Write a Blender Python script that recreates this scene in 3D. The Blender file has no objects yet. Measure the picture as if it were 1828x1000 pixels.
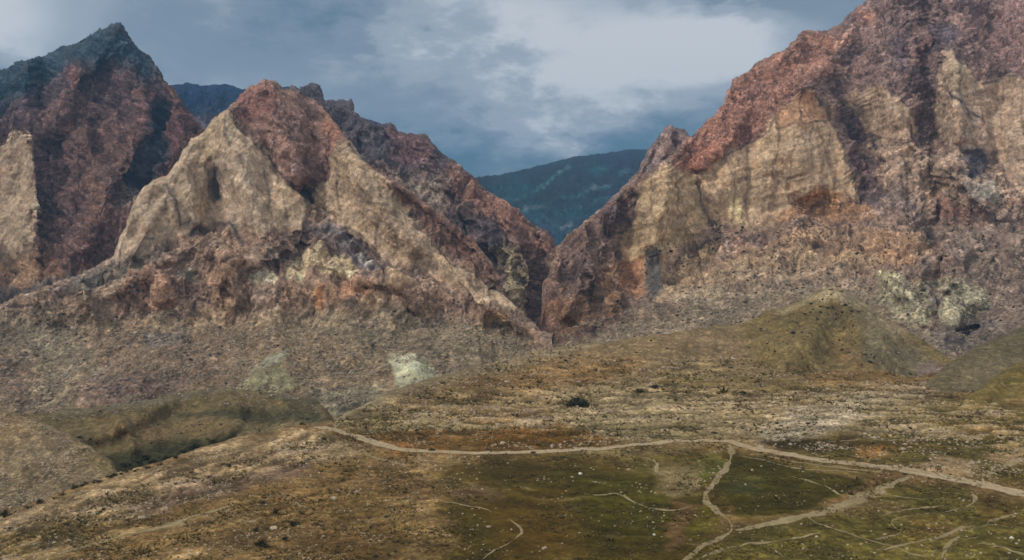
import bpy, math, random
import numpy as np

# ------------------------------------------------------------------ camera
F, VH, H, W0 = 1583.0, 470.0, 100.0, 914.0       # focal length and horizon in photo pixels, camera height in metres
scene = bpy.context.scene
C = scene.collection
cd = bpy.data.cameras.new("camera")
cam = bpy.data.objects.new("camera", cd); C.objects.link(cam)
cam.location = (0, 0, H); cam.rotation_euler = (math.radians(90), 0, 0)
cd.sensor_width = 36.0; cd.lens = 36.0 * F / 1828.0
cd.shift_y = (VH - 500.0) / 1828.0
cd.clip_start = 1.0; cd.clip_end = 60000.0
scene.camera = cam
scene.view_settings.view_transform = 'Standard'
scene.view_settings.look = 'None'
scene.view_settings.exposure = 0.0
scene.view_settings.gamma = 1.0
scene.view_settings.use_curve_mapping = False
scene.cycles.pixel_filter_type = 'BLACKMAN_HARRIS'
scene.cycles.filter_width = 1.6
scene.cycles.max_bounces = 6
scene.cycles.diffuse_bounces = 2
scene.cycles.volume_bounces = 0

# ------------------------------------------------------------------ node helper
class NB:
    def __init__(s, tree): s.t = tree; s.n = tree.nodes; s.l = tree.links
    def new(s, typ, **kw):
        n = s.n.new(typ)
        for k, v in kw.items(): setattr(n, k, v)
        return n
    def put(s, sock, v):
        if hasattr(v, 'is_linked') or isinstance(v, bpy.types.NodeSocket): s.l.new(v, sock)
        else: sock.default_value = v
    def m(s, op, a, b=None, c=None, clamp=False):
        n = s.new('ShaderNodeMath', operation=op); n.use_clamp = clamp
        for i, v in enumerate((a, b, c)):
            if v is not None: s.put(n.inputs[i], v)
        return n.outputs[0]
    def mr(s, v, a, b, c=0.0, d=1.0, smooth=True):
        n = s.new('ShaderNodeMapRange'); n.interpolation_type = 'SMOOTHSTEP' if smooth else 'LINEAR'
        for i, x in enumerate((v, a, b, c, d)): s.put(n.inputs[i], x)
        return n.outputs[0]
    def noise(s, vec, scale, detail=4, rough=0.55, dist=0.0):
        n = s.new('ShaderNodeTexNoise')
        s.l.new(vec, n.inputs['Vector']); n.inputs['Scale'].default_value = scale
        n.inputs['Detail'].default_value = detail; n.inputs['Roughness'].default_value = rough
        n.inputs['Distortion'].default_value = dist
        return n.outputs['Fac']
    def mix(s, f, a, b, blend='MIX'):
        n = s.new('ShaderNodeMix', data_type='RGBA', blend_type=blend)
        s.put(n.inputs[0], f)
        for i, v in ((6, a), (7, b)): s.put(n.inputs[i], v if isinstance(v, bpy.types.NodeSocket) else (*v[:3], 1))
        return n.outputs[2]

def lin(c):
    c = np.asarray(c, float) / 255.0
    return np.where(c <= 0.04045, c / 12.92, ((c + 0.055) / 1.055) ** 2.4)

# ------------------------------------------------------------------ world: a broken overcast sky
SUN_EL, SUN_AZ = math.radians(46), math.radians(248)     # azimuth clockwise from +Y: behind and to the left
world = bpy.data.worlds.new("World"); scene.world = world; world.use_nodes = True
wt = world.node_tree; wt.nodes.clear(); w = NB(wt)
sky = w.new('ShaderNodeTexSky', sky_type='NISHITA')
sky.sun_disc = False; sky.sun_elevation = SUN_EL; sky.sun_rotation = SUN_AZ
SKYK = 0.10
skyc = w.new('ShaderNodeVectorMath', operation='SCALE'); w.l.new(sky.outputs[0], skyc.inputs[0]); skyc.inputs['Scale'].default_value = SKYK
tc = w.new('ShaderNodeTexCoord'); vec = tc.outputs['Generated']
sp = w.new('ShaderNodeSeparateXYZ'); w.l.new(vec, sp.inputs[0])
az = w.m('ARCTAN2', sp.outputs[0], sp.outputs[1]); el = w.m('ARCSINE', sp.outputs[2])
cb = w.new('ShaderNodeCombineXYZ'); w.put(cb.inputs[0], az); w.put(cb.inputs[1], w.m('MULTIPLY', el, 2.1)); cb.inputs[2].default_value = 3.7
nb = w.noise(cb.outputs[0], 5.5, 7, 0.6, 0.15)
nf = w.noise(cb.outputs[0], 17.0, 7, 0.65, 0.15)
warp = w.m('ADD', w.m('MULTIPLY', w.m('SUBTRACT', nb, 0.5), 0.10), w.m('MULTIPLY', w.m('SUBTRACT', nf, 0.5), 0.06))
def pdir(u, v): return math.atan((u - W0) / F), math.atan((VH - v) / F)
def blob(u, v, su, sv, amp, rot=0.0):
    a0, e0 = pdir(u, v); su /= F; sv /= F
    dx = w.m('SUBTRACT', w.m('ADD', az, w.m('MULTIPLY', warp, 1.3)), a0); dy = w.m('SUBTRACT', w.m('ADD', el, warp), e0)
    cr, sr = math.cos(rot), math.sin(rot)
    x = w.m('DIVIDE', w.m('ADD', w.m('MULTIPLY', dx, cr), w.m('MULTIPLY', dy, sr)), su)
    y = w.m('DIVIDE', w.m('SUBTRACT', w.m('MULTIPLY', dy, cr), w.m('MULTIPLY', dx, sr)), sv)
    r2 = w.m('ADD', w.m('MULTIPLY', x, x), w.m('MULTIPLY', y, y))
    return w.m('MULTIPLY', w.m('POWER', 2.718, w.m('MULTIPLY', r2, -1.0)), amp)
br = w.m('ADD', 0.47, w.m('MULTIPLY', w.m('SUBTRACT', nb, 0.5), 0.75))
br = w.m('ADD', br, w.m('MULTIPLY', w.m('SUBTRACT', nf, 0.5), 0.42))
for b in [(0, 60, 130, 80, 0.45, 0.0), (40, 140, 90, 40, 0.15, 0.0), (900, 20, 230, 75, 0.46, -0.12), (740, 70, 90, 50, 0.18, 0.0), (1140, 120, 210, 95, 0.46, 0.15), (1310, 85, 110, 50, 0.40, 0.0), (1130, 90, 80, 40, 0.10, 0.3),
          (1060, 215, 210, 45, 0.26, 0.25), (720, 190, 190, 70, 0.06, 0.0), (880, 300, 330, 62, -0.55, 0.0), (1240, -15, 150, 34, -0.40, -0.1),
          (1480, 0, 110, 60, -0.10, 0.0), (480, 80, 220, 60, -0.10, 0.0), (300, 150, 140, 40, 0.08, 0.0), (960, 130, 110, 50, 0.12, 0.0)]:
    br = w.m('ADD', br, blob(*b))
ramp = w.new('ShaderNodeValToRGB'); w.l.new(br, ramp.inputs[0])
cr_ = ramp.color_ramp; cr_.interpolation = 'EASE'
stops = [(0.0, (74, 108, 128)), (0.22, (98, 123, 142)), (0.45, (128, 144, 161)), (0.68, (160, 171, 184)), (1.0, (208, 212, 217))]
while len(cr_.elements) < len(stops): cr_.elements.new(0.5)
for e_, (p, c) in zip(cr_.elements, stops): e_.position = p; e_.color = (*lin(c), 1)
# far above and behind the view the overcast is brighter: that is where most of the light comes from
up = w.mr(el, 0.35, 1.0, 0.0, 1.0)
back = w.mr(sp.outputs[1], 0.35, -0.5, 0.0, 1.0)
upf = w.m('MAXIMUM', up, back)
bright = w.mix(nb, tuple(lin((184, 184, 184)) * 1.1), tuple(lin((230, 228, 224)) * 1.25))
cloud = w.mix(upf, ramp.outputs[0], bright)
cloudy = w.mix(0.92, skyc.outputs[0], cloud)
bg = w.new('ShaderNodeBackground'); w.l.new(cloudy, bg.inputs[0]); bg.inputs[1].default_value = 1.0
wo = w.new('ShaderNodeOutputWorld'); w.l.new(bg.outputs[0], wo.inputs[0])

# sun: a weak broad one through the cloud
sd = bpy.data.lights.new("sun", 'SUN'); sd.energy = 1.9; sd.angle = math.radians(8); sd.color = (1.0, 0.93, 0.84)
sun = bpy.data.objects.new("sun", sd); C.objects.link(sun)
sun.rotation_euler = (math.radians(90) - SUN_EL, 0, math.pi - SUN_AZ + 0)
from mathutils import Vector
_d = Vector((math.sin(SUN_AZ) * math.cos(SUN_EL), math.cos(SUN_AZ) * math.cos(SUN_EL), math.sin(SUN_EL)))
sun.rotation_euler = _d.to_track_quat('Z', 'Y').to_euler()

# ------------------------------------------------------------------ numpy noise
def _hash(ix, iy, iz, seed):
    h = (ix * 374761393 + iy * 668265263 + iz * 2147483647 + seed * 974711) & 0xffffffff
    h = ((h ^ (h >> 13)) * 1274126177) & 0xffffffff
    h = ((h ^ (h >> 15)) * 2246822519) & 0xffffffff
    return (h ^ (h >> 16)) & 0xffffffff
_G = np.array([(1,1,0),(-1,1,0),(1,-1,0),(-1,-1,0),(1,0,1),(-1,0,1),(1,0,-1),(-1,0,-1),(0,1,1),(0,-1,1),(0,1,-1),(0,-1,-1),(1,1,0),(0,-1,1),(-1,1,0),(0,-1,-1)], np.float32)
def perlin(x, y, z, seed=0):
    x = np.asarray(x, np.float64); y = np.asarray(y, np.float64); z = np.asarray(z, np.float64)
    x, y, z = np.broadcast_arrays(x, y, z)
    ix = np.floor(x).astype(np.int64); iy = np.floor(y).astype(np.int64); iz = np.floor(z).astype(np.int64)
    fx = (x - ix).astype(np.float32); fy = (y - iy).astype(np.float32); fz = (z - iz).astype(np.float32)
    s = lambda t: t * t * t * (t * (t * 6 - 15) + 10)
    ux, uy, uz = s(fx), s(fy), s(fz)
    def g(a, b, c):
        G = _G[_hash(ix + a, iy + b, iz + c, seed) & 15]
        return G[..., 0] * (fx - a) + G[..., 1] * (fy - b) + G[..., 2] * (fz - c)
    L = lambda a, b, t: a + t * (b - a)
    return L(L(L(g(0,0,0), g(1,0,0), ux), L(g(0,1,0), g(1,1,0), ux), uy), L(L(g(0,0,1), g(1,0,1), ux), L(g(0,1,1), g(1,1,1), ux), uy), uz)
def fbm(x, y, z, seed=0, octs=4, gain=0.5):
    t = 0; a = 1; n = 0
    for i in range(octs):
        t = t + a * perlin(x * 2 ** i, y * 2 ** i, z * 2 ** i, seed + i); n += a; a *= gain
    return t / n * 1.6
def ridged(x, y, z, seed=0, octs=4, gain=0.5):
    t = 0; a = 1; n = 0; wgt = 1.0
    for i in range(octs):
        r = 1 - np.abs(perlin(x * 2 ** i, y * 2 ** i, z * 2 ** i, seed + i)) * 2.0
        r = np.clip(r, 0, 1) ** 2 * wgt; wgt = np.clip(r * 2, 0, 1)
        t = t + a * r; n += a; a *= gain
    return t / n

# ------------------------------------------------------------------ soft polygons and strokes over a (U, V) grid
def sdf(U, V, poly):
    P = np.array(poly, float); n = len(P)
    d = np.full(U.shape, 1e18); inside = np.zeros(U.shape, bool)
    for i in range(n):
        ax, ay = P[i]; bx, by = P[(i + 1) % n]
        ex, ey = bx - ax, by - ay
        wx, wy = U - ax, V - ay
        t = np.clip((wx * ex + wy * ey) / (ex * ex + ey * ey + 1e-9), 0, 1)
        d = np.minimum(d, (wx - ex * t) ** 2 + (wy - ey * t) ** 2)
        c = ((ay > V) != (by > V)) & (U < (bx - ax) * (V - ay) / (by - ay + 1e-12) + ax)
        inside ^= c
    d = np.sqrt(d)
    return np.where(inside, d, -d)
def soft(U, V, poly, feather):
    P = np.array(poly, float); f = feather + 2
    bb = (U > P[:, 0].min() - f) & (U < P[:, 0].max() + f) & (V > P[:, 1].min() - f) & (V < P[:, 1].max() + f)
    out = np.zeros(U.shape, np.float32)
    if bb.any():
        s = sdf(U[bb], V[bb], poly)
        t = np.clip(s / feather * 0.5 + 0.5, 0, 1); out[bb] = t * t * (3 - 2 * t)
    return out
def stroke(U, V, pts, width):
    P = np.array(pts, float); f = width
    bb = (U > P[:, 0].min() - f) & (U < P[:, 0].max() + f) & (V > P[:, 1].min() - f) & (V < P[:, 1].max() + f)
    out = np.zeros(U.shape, np.float32)
    if bb.any():
        u, v = U[bb], V[bb]; d = np.full(u.shape, 1e18)
        for i in range(len(P) - 1):
            ax, ay = P[i]; bx, by = P[i + 1]; ex, ey = bx - ax, by - ay
            t = np.clip(((u - ax) * ex + (v - ay) * ey) / (ex * ex + ey * ey + 1e-9), 0, 1)
            d = np.minimum(d, (u - ax - ex * t) ** 2 + (v - ay - ey * t) ** 2)
        t = np.clip(1 - np.sqrt(d) / width, 0, 1); out[bb] = t * t * (3 - 2 * t)
    return out
def pl(pts):
    P = np.array(pts, float)
    return lambda u: np.interp(u, P[:, 0], P[:, 1])

# ------------------------------------------------------------------ terrain material: stored rock colour broken up by procedural grain
KALB = 1.25
def terrain_mat(name, k1=1.0, k2=1.0, k3=1.0, cell=3.0, kcell=1.0, strata=0.0, shrub=0.0, bump=1.0, size=1.0, hue=1.0, shrub_col=(0.035, 0.033, 0.018)):
    m = bpy.data.materials.new(name); m.use_nodes = True
    t = m.node_tree; t.nodes.clear(); b = NB(t)
    at = b.new('ShaderNodeAttribute', attribute_name='rock_colour')
    v = b.new('ShaderNodeTexCoord').outputs['Object']
    n1 = b.noise(v, 0.02 / size, 6, 0.62, 0.1); n2 = b.noise(v, 0.10 / size, 5, 0.68, 0.05); n3 = b.noise(v, 0.42 / size, 3, 0.6)
    k = b.m('ADD', b.m('ADD', b.m('MULTIPLY', b.m('SUBTRACT', n1, 0.5), 1.6 * k1), b.m('MULTIPLY', b.m('SUBTRACT', n2, 0.5), 2.6 * k2)),
            b.m('MULTIPLY', b.m('SUBTRACT', n3, 0.5), 2.0 * k3))
    # loose stones: every cell has its own brightness
    for cs, kk in ((cell, 1.0), (cell * 2.3, 0.8)):
        vo = b.new('ShaderNodeTexVoronoi'); b.l.new(v, vo.inputs['Vector']); vo.inputs['Scale'].default_value = 1.0 / cs
        sx = b.new('ShaderNodeSeparateXYZ'); b.l.new(vo.outputs['Color'], sx.inputs[0])
        pw = b.m('POWER', sx.outputs[0], 2.2)
        k = b.m('ADD', k, b.m('MULTIPLY', b.m('SUBTRACT', pw, 0.31), 1.5 * kcell * kk))
    k = b.m('POWER', 2.0, b.m('MULTIPLY', k, at.outputs['Alpha']))
    sc = b.new('ShaderNodeVectorMath', operation='SCALE'); b.l.new(at.outputs['Color'], sc.inputs[0]); b.l.new(k, sc.inputs['Scale'])
    col = sc.outputs[0]
    nh = b.noise(v, 0.06 / size, 4, 0.7)                                    # warm and cool drift of the rock
    col = b.mix(b.mr(nh, 0.48, 0.7, 0, 0.6 * hue), col, b.mix(1.0, col, (1.16, 0.97, 0.82), 'MULTIPLY'))
    col = b.mix(b.mr(nh, 0.5, 0.3, 0, 0.6 * hue), col, b.mix(1.0, col, (0.86, 0.97, 1.13), 'MULTIPLY'))
    if strata:
        ws = b.new('ShaderNodeTexNoise'); mp2 = b.new('ShaderNodeMapping'); b.l.new(v, mp2.inputs[0]); mp2.inputs['Scale'].default_value = (0.004, 0.02, 0.16)
        b.l.new(mp2.outputs[0], ws.inputs['Vector']); ws.inputs['Scale'].default_value = 1.0; ws.inputs['Detail'].default_value = 5
        col = b.mix(b.mr(ws.outputs['Fac'], 0.52, 0.66, 0, strata), col, b.mix(1.0, col, (1.35, 1.3, 1.22), 'MULTIPLY'))
    if shrub:
        vo = b.new('ShaderNodeTexVoronoi'); b.l.new(v, vo.inputs['Vector']); vo.inputs['Scale'].default_value = 0.17 / size
        gate = b.noise(v, 0.025 / size, 4, 0.6)
        spk = b.m('MULTIPLY', b.m('MULTIPLY', b.mr(vo.outputs['Distance'], 0.5, 0.25), b.mr(gate, 0.42, 0.6)), b.mr(at.outputs['Alpha'], 0.3, 1.0))
        col = b.mix(b.m('MULTIPLY', spk, shrub), col, shrub_col)
    bs = b.new('ShaderNodeBsdfPrincipled'); b.l.new(col, bs.inputs['Base Color']); bs.inputs['Roughness'].default_value = 0.95
    bs.inputs['Specular IOR Level'].default_value = 0.1
    bn = b.m('ADD', b.m('MULTIPLY', b.noise(v, 0.08 / size, 6, 0.7), 9.0 * size), b.m('MULTIPLY', n3, 1.8 * size))
    bp = b.new('ShaderNodeBump'); bp.inputs['Strength'].default_value = 0.9; bp.inputs['Distance'].default_value = bump
    b.l.new(bn, bp.inputs['Height']); b.l.new(bp.outputs[0], bs.inputs['Normal'])
    o = b.new('ShaderNodeOutputMaterial'); b.l.new(bs.outputs[0], o.inputs[0])
    return m

def mesh_grid(name, X, Y, Z, col, mat, alpha=None):
    n, m_ = X.shape
    me = bpy.data.meshes.new(name)
    co = np.stack([X, Y, Z], -1).astype(np.float32).reshape(-1, 3)
    idx = np.arange(n * m_).reshape(n, m_)
    q = np.stack([idx[:-1, :-1], idx[:-1, 1:], idx[1:, 1:], idx[1:, :-1]], -1).reshape(-1, 4)
    me.vertices.add(len(co)); me.vertices.foreach_set('co', co.ravel())
    me.loops.add(q.size); me.loops.foreach_set('vertex_index', q.ravel().astype(np.int32))
    me.polygons.add(len(q)); me.polygons.foreach_set('loop_start', (np.arange(len(q)) * 4).astype(np.int32))
    me.polygons.foreach_set('loop_total', np.full(len(q), 4, np.int32))
    me.update(calc_edges=True); me.polygons.foreach_set('use_smooth', np.ones(len(q), bool))
    a = me.color_attributes.new('rock_colour', 'FLOAT_COLOR', 'POINT')
    a.data.foreach_set('color', np.concatenate([col.reshape(-1, 3), (np.ones((n * m_, 1)) if alpha is None else alpha.reshape(-1, 1))], 1).astype(np.float32).ravel())
    me.materials.append(mat)
    o = bpy.data.objects.new(name, me); C.objects.link(o)
    return o

LAYERS = {}
def terrain(name, label, cat, u0, u1, top, bot, junction, Dj, slope, slopes=(), strokes=(), base=(110, 95, 85), paints=(), du=1.6,
            rough=(), rbase=1.0, amp=1.0, mat=None, seed=1, back=34, jag=2.0, round_px=14, dehaze=0.0, flute=1.0, back_len=1.0, edgewarp=1.0, cn=1.0, crest=0.3, wscale=60.0, nscale=1.0, terrace=(), cracks=(), grain=(), dip=(0.45, 0.9), beds=1.0, tone=(1, 1, 1), bright=1.0, sat=1.0, scrub=0.42, crevice_col=(60, 57, 60)):
    cols = int((u1 - u0) / du) + 1
    u = np.linspace(u0, u1, cols); vt = top(u)
    vt = vt + jag * (perlin(u / 9.0, seed * 7.3, 0.5, seed) * 1.6 + perlin(u / 27.0, seed * 3.3, 0.5, seed) * 2.2)
    vb = bot(u)
    rows = int(np.percentile(vb - vt, 92) / du) + 2
    t = np.linspace(0, 1, rows)[:, None]
    V = vb[None, :] + (vt - vb)[None, :] * t; U = np.broadcast_to(u[None, :], V.shape).copy()
    S = np.full(U.shape, float(slope), np.float32)
    for poly, dg, fe in slopes:
        a = soft(U, V, poly, fe); S = S * (1 - a) + dg * a
    T = np.tan(np.radians(S)); E = (VH - V) / F
    g = 1.0 / np.maximum(T - E, 0.09)
    de = np.diff(E, axis=0); seg = 0.5 * (g[1:] + g[:-1]) * de
    L = np.concatenate([np.zeros((1, cols)), np.cumsum(seg, 0)], 0)
    vj = junction(u); dj = Dj(u)
    Lj = np.array([np.interp(-vj[j], -V[:, j], L[:, j]) for j in range(cols)])
    D = dj[None, :] * np.exp(L - Lj[None, :])
    for pts, wd, am in strokes: D = D - (am if am > 0 else am * 0.34) * stroke(U, V, pts, wd if am > 0 else wd * 1.25)
    D = D * (1 + 0.022 * amp * fbm(U / 110, V / 160, seed, seed, 3))
    dtop = np.clip(1 - (V - vt[None, :]) / round_px, 0, 1); D = D + dtop ** 2 * D * 0.02       # crest rounds away
    X = D * (U - W0) / F; Y = D; Z = H + D * E
    # reverse side of the ridge
    k = np.arange(1, 15)[:, None] ** 1.5 * 6.0 * back_len
    dx = (u - W0) / F; nrm = np.sqrt(1 + dx * dx)
    X = np.concatenate([X, X[-1:] + k * dx / nrm]); Y = np.concatenate([Y, Y[-1:] + k / nrm]); Z = np.concatenate([Z, Z[-1:] - k * math.tan(math.radians(back))])
    pad = lambda A: np.concatenate([A, np.repeat(A[-1:], 14, 0)])
    U2, V2 = pad(U), pad(V)
    # rock relief, pushed along the surface normal
    R = np.full(U2.shape, float(rbase), np.float32)
    for poly, r, fe in rough:
        a = soft(U2, V2, poly, fe); R = R * (1 - a) + r * a
    def normals():
        Pu = np.stack([np.gradient(A, axis=1) for A in (X, Y, Z)], -1); Pv = np.stack([np.gradient(A, axis=0) for A in (X, Y, Z)], -1)
        N = np.cross(Pu, Pv); return N / (np.linalg.norm(N, axis=-1, keepdims=True) + 1e-9)
    N = normals()
    q = nscale; TER = np.zeros(U2.shape, np.float32)
    wx = X + 9 * q * fbm(X / 90 / q, Y / 90 / q, Z / 70 / q, seed + 55, 2); wz = Z + 8 * q * fbm(Y / 90 / q, Z / 90 / q, X / 90 / q, seed + 56, 2)
    c1 = ridged(wx / 70 / q, Y / 130 / q, wz / (70 * flute * q), seed + 9, 3); c2 = ridged(wx / 25 / q, Y / 60 / q, wz / (25 * 3.2 * flute * q), seed + 12, 3)
    c3 = ridged(wx / 13 / q, Y / 26 / q, wz / (13 * 2.6 * flute * q), seed + 14, 2)
    hb = (dip[0] * X + dip[1] * Z + 22 * q * fbm(X / 150, Y / 150, Z / 150, seed + 58, 3)) / (8.0 * q)      # tilted beds that weather into ledges
    bed = perlin(hb, X / 120, Y / 120, seed + 59) * 1.6 + 0.6 * perlin(hb * 2.3, X / 60, Y / 60, seed + 60)
    ns = (ridged(wx / 150 / q, Y / 150 / q, wz / (150 * flute * q), seed, 3) - 0.4) * 17 * q + (c1 - 0.38) * 15 * q + (c2 - 0.38) * 8.5 * q + (0.3 - c3) * 4.2 * q + bed * beds * 2.3 * q \
        + fbm(X / 12 / q, Y / 12 / q, Z / (12 * q), seed + 20, 3) * 1.7 * q
    crack = np.clip((c3 - 0.66) / 0.2, 0, 1) * 0.9 + np.clip((0.16 - c1) / 0.14, 0, 1) * 0.7
    cf = pad(np.clip((V - vt[None, :]) / 26, 0, 1)); cf[rows:] = 0
    ns = ns * R * amp * (crest + (1 - crest) * cf)
    ns = ns + (0.4 - ridged(X / 9 / q, Y / 9 / q, Z / (9 * flute * q), seed + 33, 2)) * 2.6 * q * (0.3 + 0.7 * R) * amp
    for poly, ang, st in terrace:                                    # low broken ledges that follow the contour
        tm = soft(U2, V2, poly, 25); ca, sa = math.cos(math.radians(ang)), math.sin(math.radians(ang))
        al = X * ca + Y * sa; ac = -X * sa + Y * ca + 9 * fbm(X / 40, Y / 40, 1.5, seed + 91, 3)
        tn = fbm(al / 24, ac / 9.0, 0.3, seed + 95, 4, 0.62)
        TER = TER + tm * tn * st; ns = ns + tm * np.clip(tn * 4, -1, 1) * 0.8 * st
    X = X + N[..., 0] * ns; Y = Y + N[..., 1] * ns; Z = Z + N[..., 2] * ns
    # colours
    wu = fbm(X / wscale, Y / wscale, Z / wscale, 31 + seed, 5, 0.6) * 15 * edgewarp; wv = fbm(X / wscale, Y / wscale, Z / wscale, 61 + seed, 5, 0.6) * 15 * edgewarp
    if wscale < 50: wv = wv * 0.45; wu = wu * 2.2
    Uw, Vw = U2 + wu, V2 + wv
    col = np.empty(U2.shape + (3,), np.float32); col[:] = lin(base)
    for p in paints:
        poly, c, fe = p[:3]; al = p[3] if len(p) > 3 else 1.0
        a = (soft(Uw, Vw, poly, fe) * al)[..., None]
        col = col * (1 - a) + lin(c) * a
    col = col * np.array(tone, np.float32) * np.exp(bed * 0.16 * beds * np.clip(R + 0.2, 0, 1))[..., None]
    if sat != 1.0: lum = (col @ np.array([0.3, 0.55, 0.15], np.float32))[..., None]; col = lum + (col - lum) * sat
    ck = (np.clip(crack * (0.4 + 1.2 * np.clip(fbm(X / 14, Y / 14, Z / 14, seed + 44, 3) + 0.4, 0, 1)), 0, 1) * scrub * np.clip((R - 0.45) * 2.2, 0.06, 1))[..., None]
    col = col * (1 - ck) + lin(crevice_col) * ck  # crevices of the relief darkened in colour: painted shade along with scrub
    for pts, wd, al in cracks:                                       # dark lines drawn in the rock colour along joints and slab edges
        a = (np.clip(stroke(U2 + wu * 0.35, V2 + wv * 0.35, pts, wd) * 1.6, 0, 1) * al)[..., None]; col = col * (1 - a) + lin((54, 48, 50)) * a
    if len(terrace):
        col = col * np.exp(np.clip(TER * 2.2, -0.6, 0.4))[..., None]; tp = np.clip(TER * 4 - 0.7, 0, 0.65)[..., None]; col = col * (1 - tp) + lin((158, 138, 112)) * tp
    if dehaze:
        hz = lin((96, 118, 136)); col = np.maximum((col - dehaze * hz) / (1 - dehaze), 0.012)
    mott = np.exp(cn * (0.42 * fbm(X / 34, Y / 34, Z / 34, seed + 70, 4) + 0.38 * fbm(X / 9, Y / 9, Z / 9, seed + 80, 3)))
    gain = (1 + (bright - 1) * np.clip((R - 0.31) / 0.07, 0.25, 1) + (bright - 1) * 0.5 * np.clip((R - 0.55) / 0.25, 0, 1)) if bright != 1 else np.ones(R.shape)     # rough rock painted brighter, making up for scant skylight and crevice darkening
    col = np.clip(col * KALB * (mott * gain)[..., None], 0.004, 0.75)
    G = 0.35 + 0.65 * np.clip(R / max(rbase, 0.01), 0, 1) if rbase > 0.6 else np.ones(R.shape)
    for p in grain: a = soft(U2, V2, p[0], 12); G = G * (1 - a) + p[1] * a
    o = mesh_grid(name, X, Y, Z, col, mat, G)
    o['kind'] = 'structure'; o['label'] = label; o['category'] = cat
    LAYERS[name] = (u0, u1, rows, cols, V, X, Y, Z, vt, vb)
    return o

def hit(layer, u, v):
    """the point of a terrain layer that is seen at (u, v) of the photograph"""
    u0, u1, rows, cols, V, X, Y, Z, vt, vb = LAYERS[layer]
    j = (u - u0) / (u1 - u0) * (cols - 1); j0 = int(min(max(j, 0), cols - 2)); fj = j - j0
    r = []
    for jj in (j0, j0 + 1):
        i = np.interp(-v, -V[:, jj], np.arange(rows)); i0 = int(min(i, rows - 2)); fi = i - i0
        r.append([A[i0, jj] * (1 - fi) + A[i0 + 1, jj] * fi for A in (X, Y, Z)])
    return np.array(r[0]) * (1 - fj) + np.array(r[1]) * fj

rock_mat = terrain_mat('mountain_rock', k1=0.8, k2=1.25, k3=1.3, shrub=0.75, bump=0.8, cell=3.0, kcell=0.5, hue=0.6, shrub_col=(0.04, 0.042, 0.055))
right_mat = terrain_mat('layered_rock', k1=0.8, k2=1.25, k3=1.3, shrub=0.75, bump=0.8, cell=2.6, kcell=0.5, hue=0.6, strata=0.25, shrub_col=(0.04, 0.042, 0.055))
far_mat = terrain_mat('distant_scrub', k1=1.5, k2=1.3, k3=0.6, kcell=0.5, cell=14, bump=0.6, hue=0.3)
hill_mat = terrain_mat('grassy_hill', k1=0.7, k2=0.75, k3=0.7, cell=1.8, kcell=0.5, shrub=0.3, bump=0.3, size=0.5, hue=0.7)
ground_mat = terrain_mat('stony_pasture', k1=0.6, k2=0.8, k3=0.7, cell=1.3, kcell=0.6, shrub=0.45, bump=0.25, size=0.33, hue=0.5)

#TERRAIN
# ---- ground sheet under everything, out to the horizon
r_ = np.array([0.0, 300, 1200, 3000, 4400]); a_ = np.linspace(0, 2 * math.pi, 73)
gx = r_[:, None] * np.cos(a_); gy = r_[:, None] * np.sin(a_)
gy = gy + 3500
g = mesh_grid('ground', gx, gy, np.full(gx.shape, -95.0) - (r_[:, None] > 0) * 0, np.broadcast_to(lin((105, 92, 66)) * KALB, gx.shape + (3,)).copy(), ground_mat)
g['kind'] = 'structure'; g['label'] = 'brown valley floor far below the slopes'; g['category'] = 'ground'

# ---- far blue hill seen through the gap
terrain('distant_hill', 'dark blue-green hill seen through the gap of the gorge', 'hill', 640, 1420,
        pl([(640, 345), (760, 328), (855, 316), (912, 308), (964, 295), (1026, 279), (1068, 275), (1125, 266), (1156, 268), (1250, 262), (1420, 300)]),
        lambda u: 520 + 0 * u, lambda u: 440 + 0 * u, lambda u: 3600 + 0 * u, 17, du=2.2, base=(14, 62, 72), amp=1.6, rbase=0.8, mat=far_mat, seed=3, jag=0.4, dehaze=0.18, cn=0.35, edgewarp=0.3,  # blue base: part of the distance haze is painted into the hill
        slopes=[([(855, 350), (1200, 350), (1200, 460), (855, 460)], 13, 30)],
        paints=[([(800, 390), (1150, 370), (1150, 470), (850, 470)], (52, 76, 88), 30), ([(948, 342), (1018, 293), (1020, 295), (958, 342)], (92, 112, 120), 2, 0.6),
                ([(1040, 335), (1090, 325), (1090, 330), (1045, 341)], (96, 108, 116), 4, 0.8), ([(1050, 300), (1120, 280), (1120, 292), (1060, 312)], (36, 82, 92), 10),
                ([(930, 370), (975, 362), (975, 368), (935, 378)], (88, 96, 102), 4, 0.7), ([(870, 335), (940, 320), (960, 345), (900, 365)], (24, 74, 84), 14, 0.8), ([(1070, 280), (1140, 275), (1150, 300), (1090, 305)], (14, 50, 70), 10, 0.8), ([(900, 355), (940, 350), (945, 354), (905, 360)], (70, 96, 108), 3, 0.6), ([(1000, 350), (1040, 345), (1042, 350), (1002, 356)], (80, 96, 106), 3, 0.6), ([(1060, 355), (1110, 350), (1110, 355), (1062, 360)], (84, 92, 104), 3, 0.6), ([(985, 375), (1040, 368), (1042, 373), (990, 380)], (74, 88, 100), 3, 0.6), ([(1105, 305), (1125, 300), (1126, 305), (1107, 310)], (96, 110, 122), 3, 0.7), ([(940, 385), (1060, 380), (1050, 430), (960, 420)], (58, 74, 88), 12, 0.6), ([(1000, 405), (1020, 400), (1022, 407), (1002, 412)], (110, 115, 120), 3, 0.7)])

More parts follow.
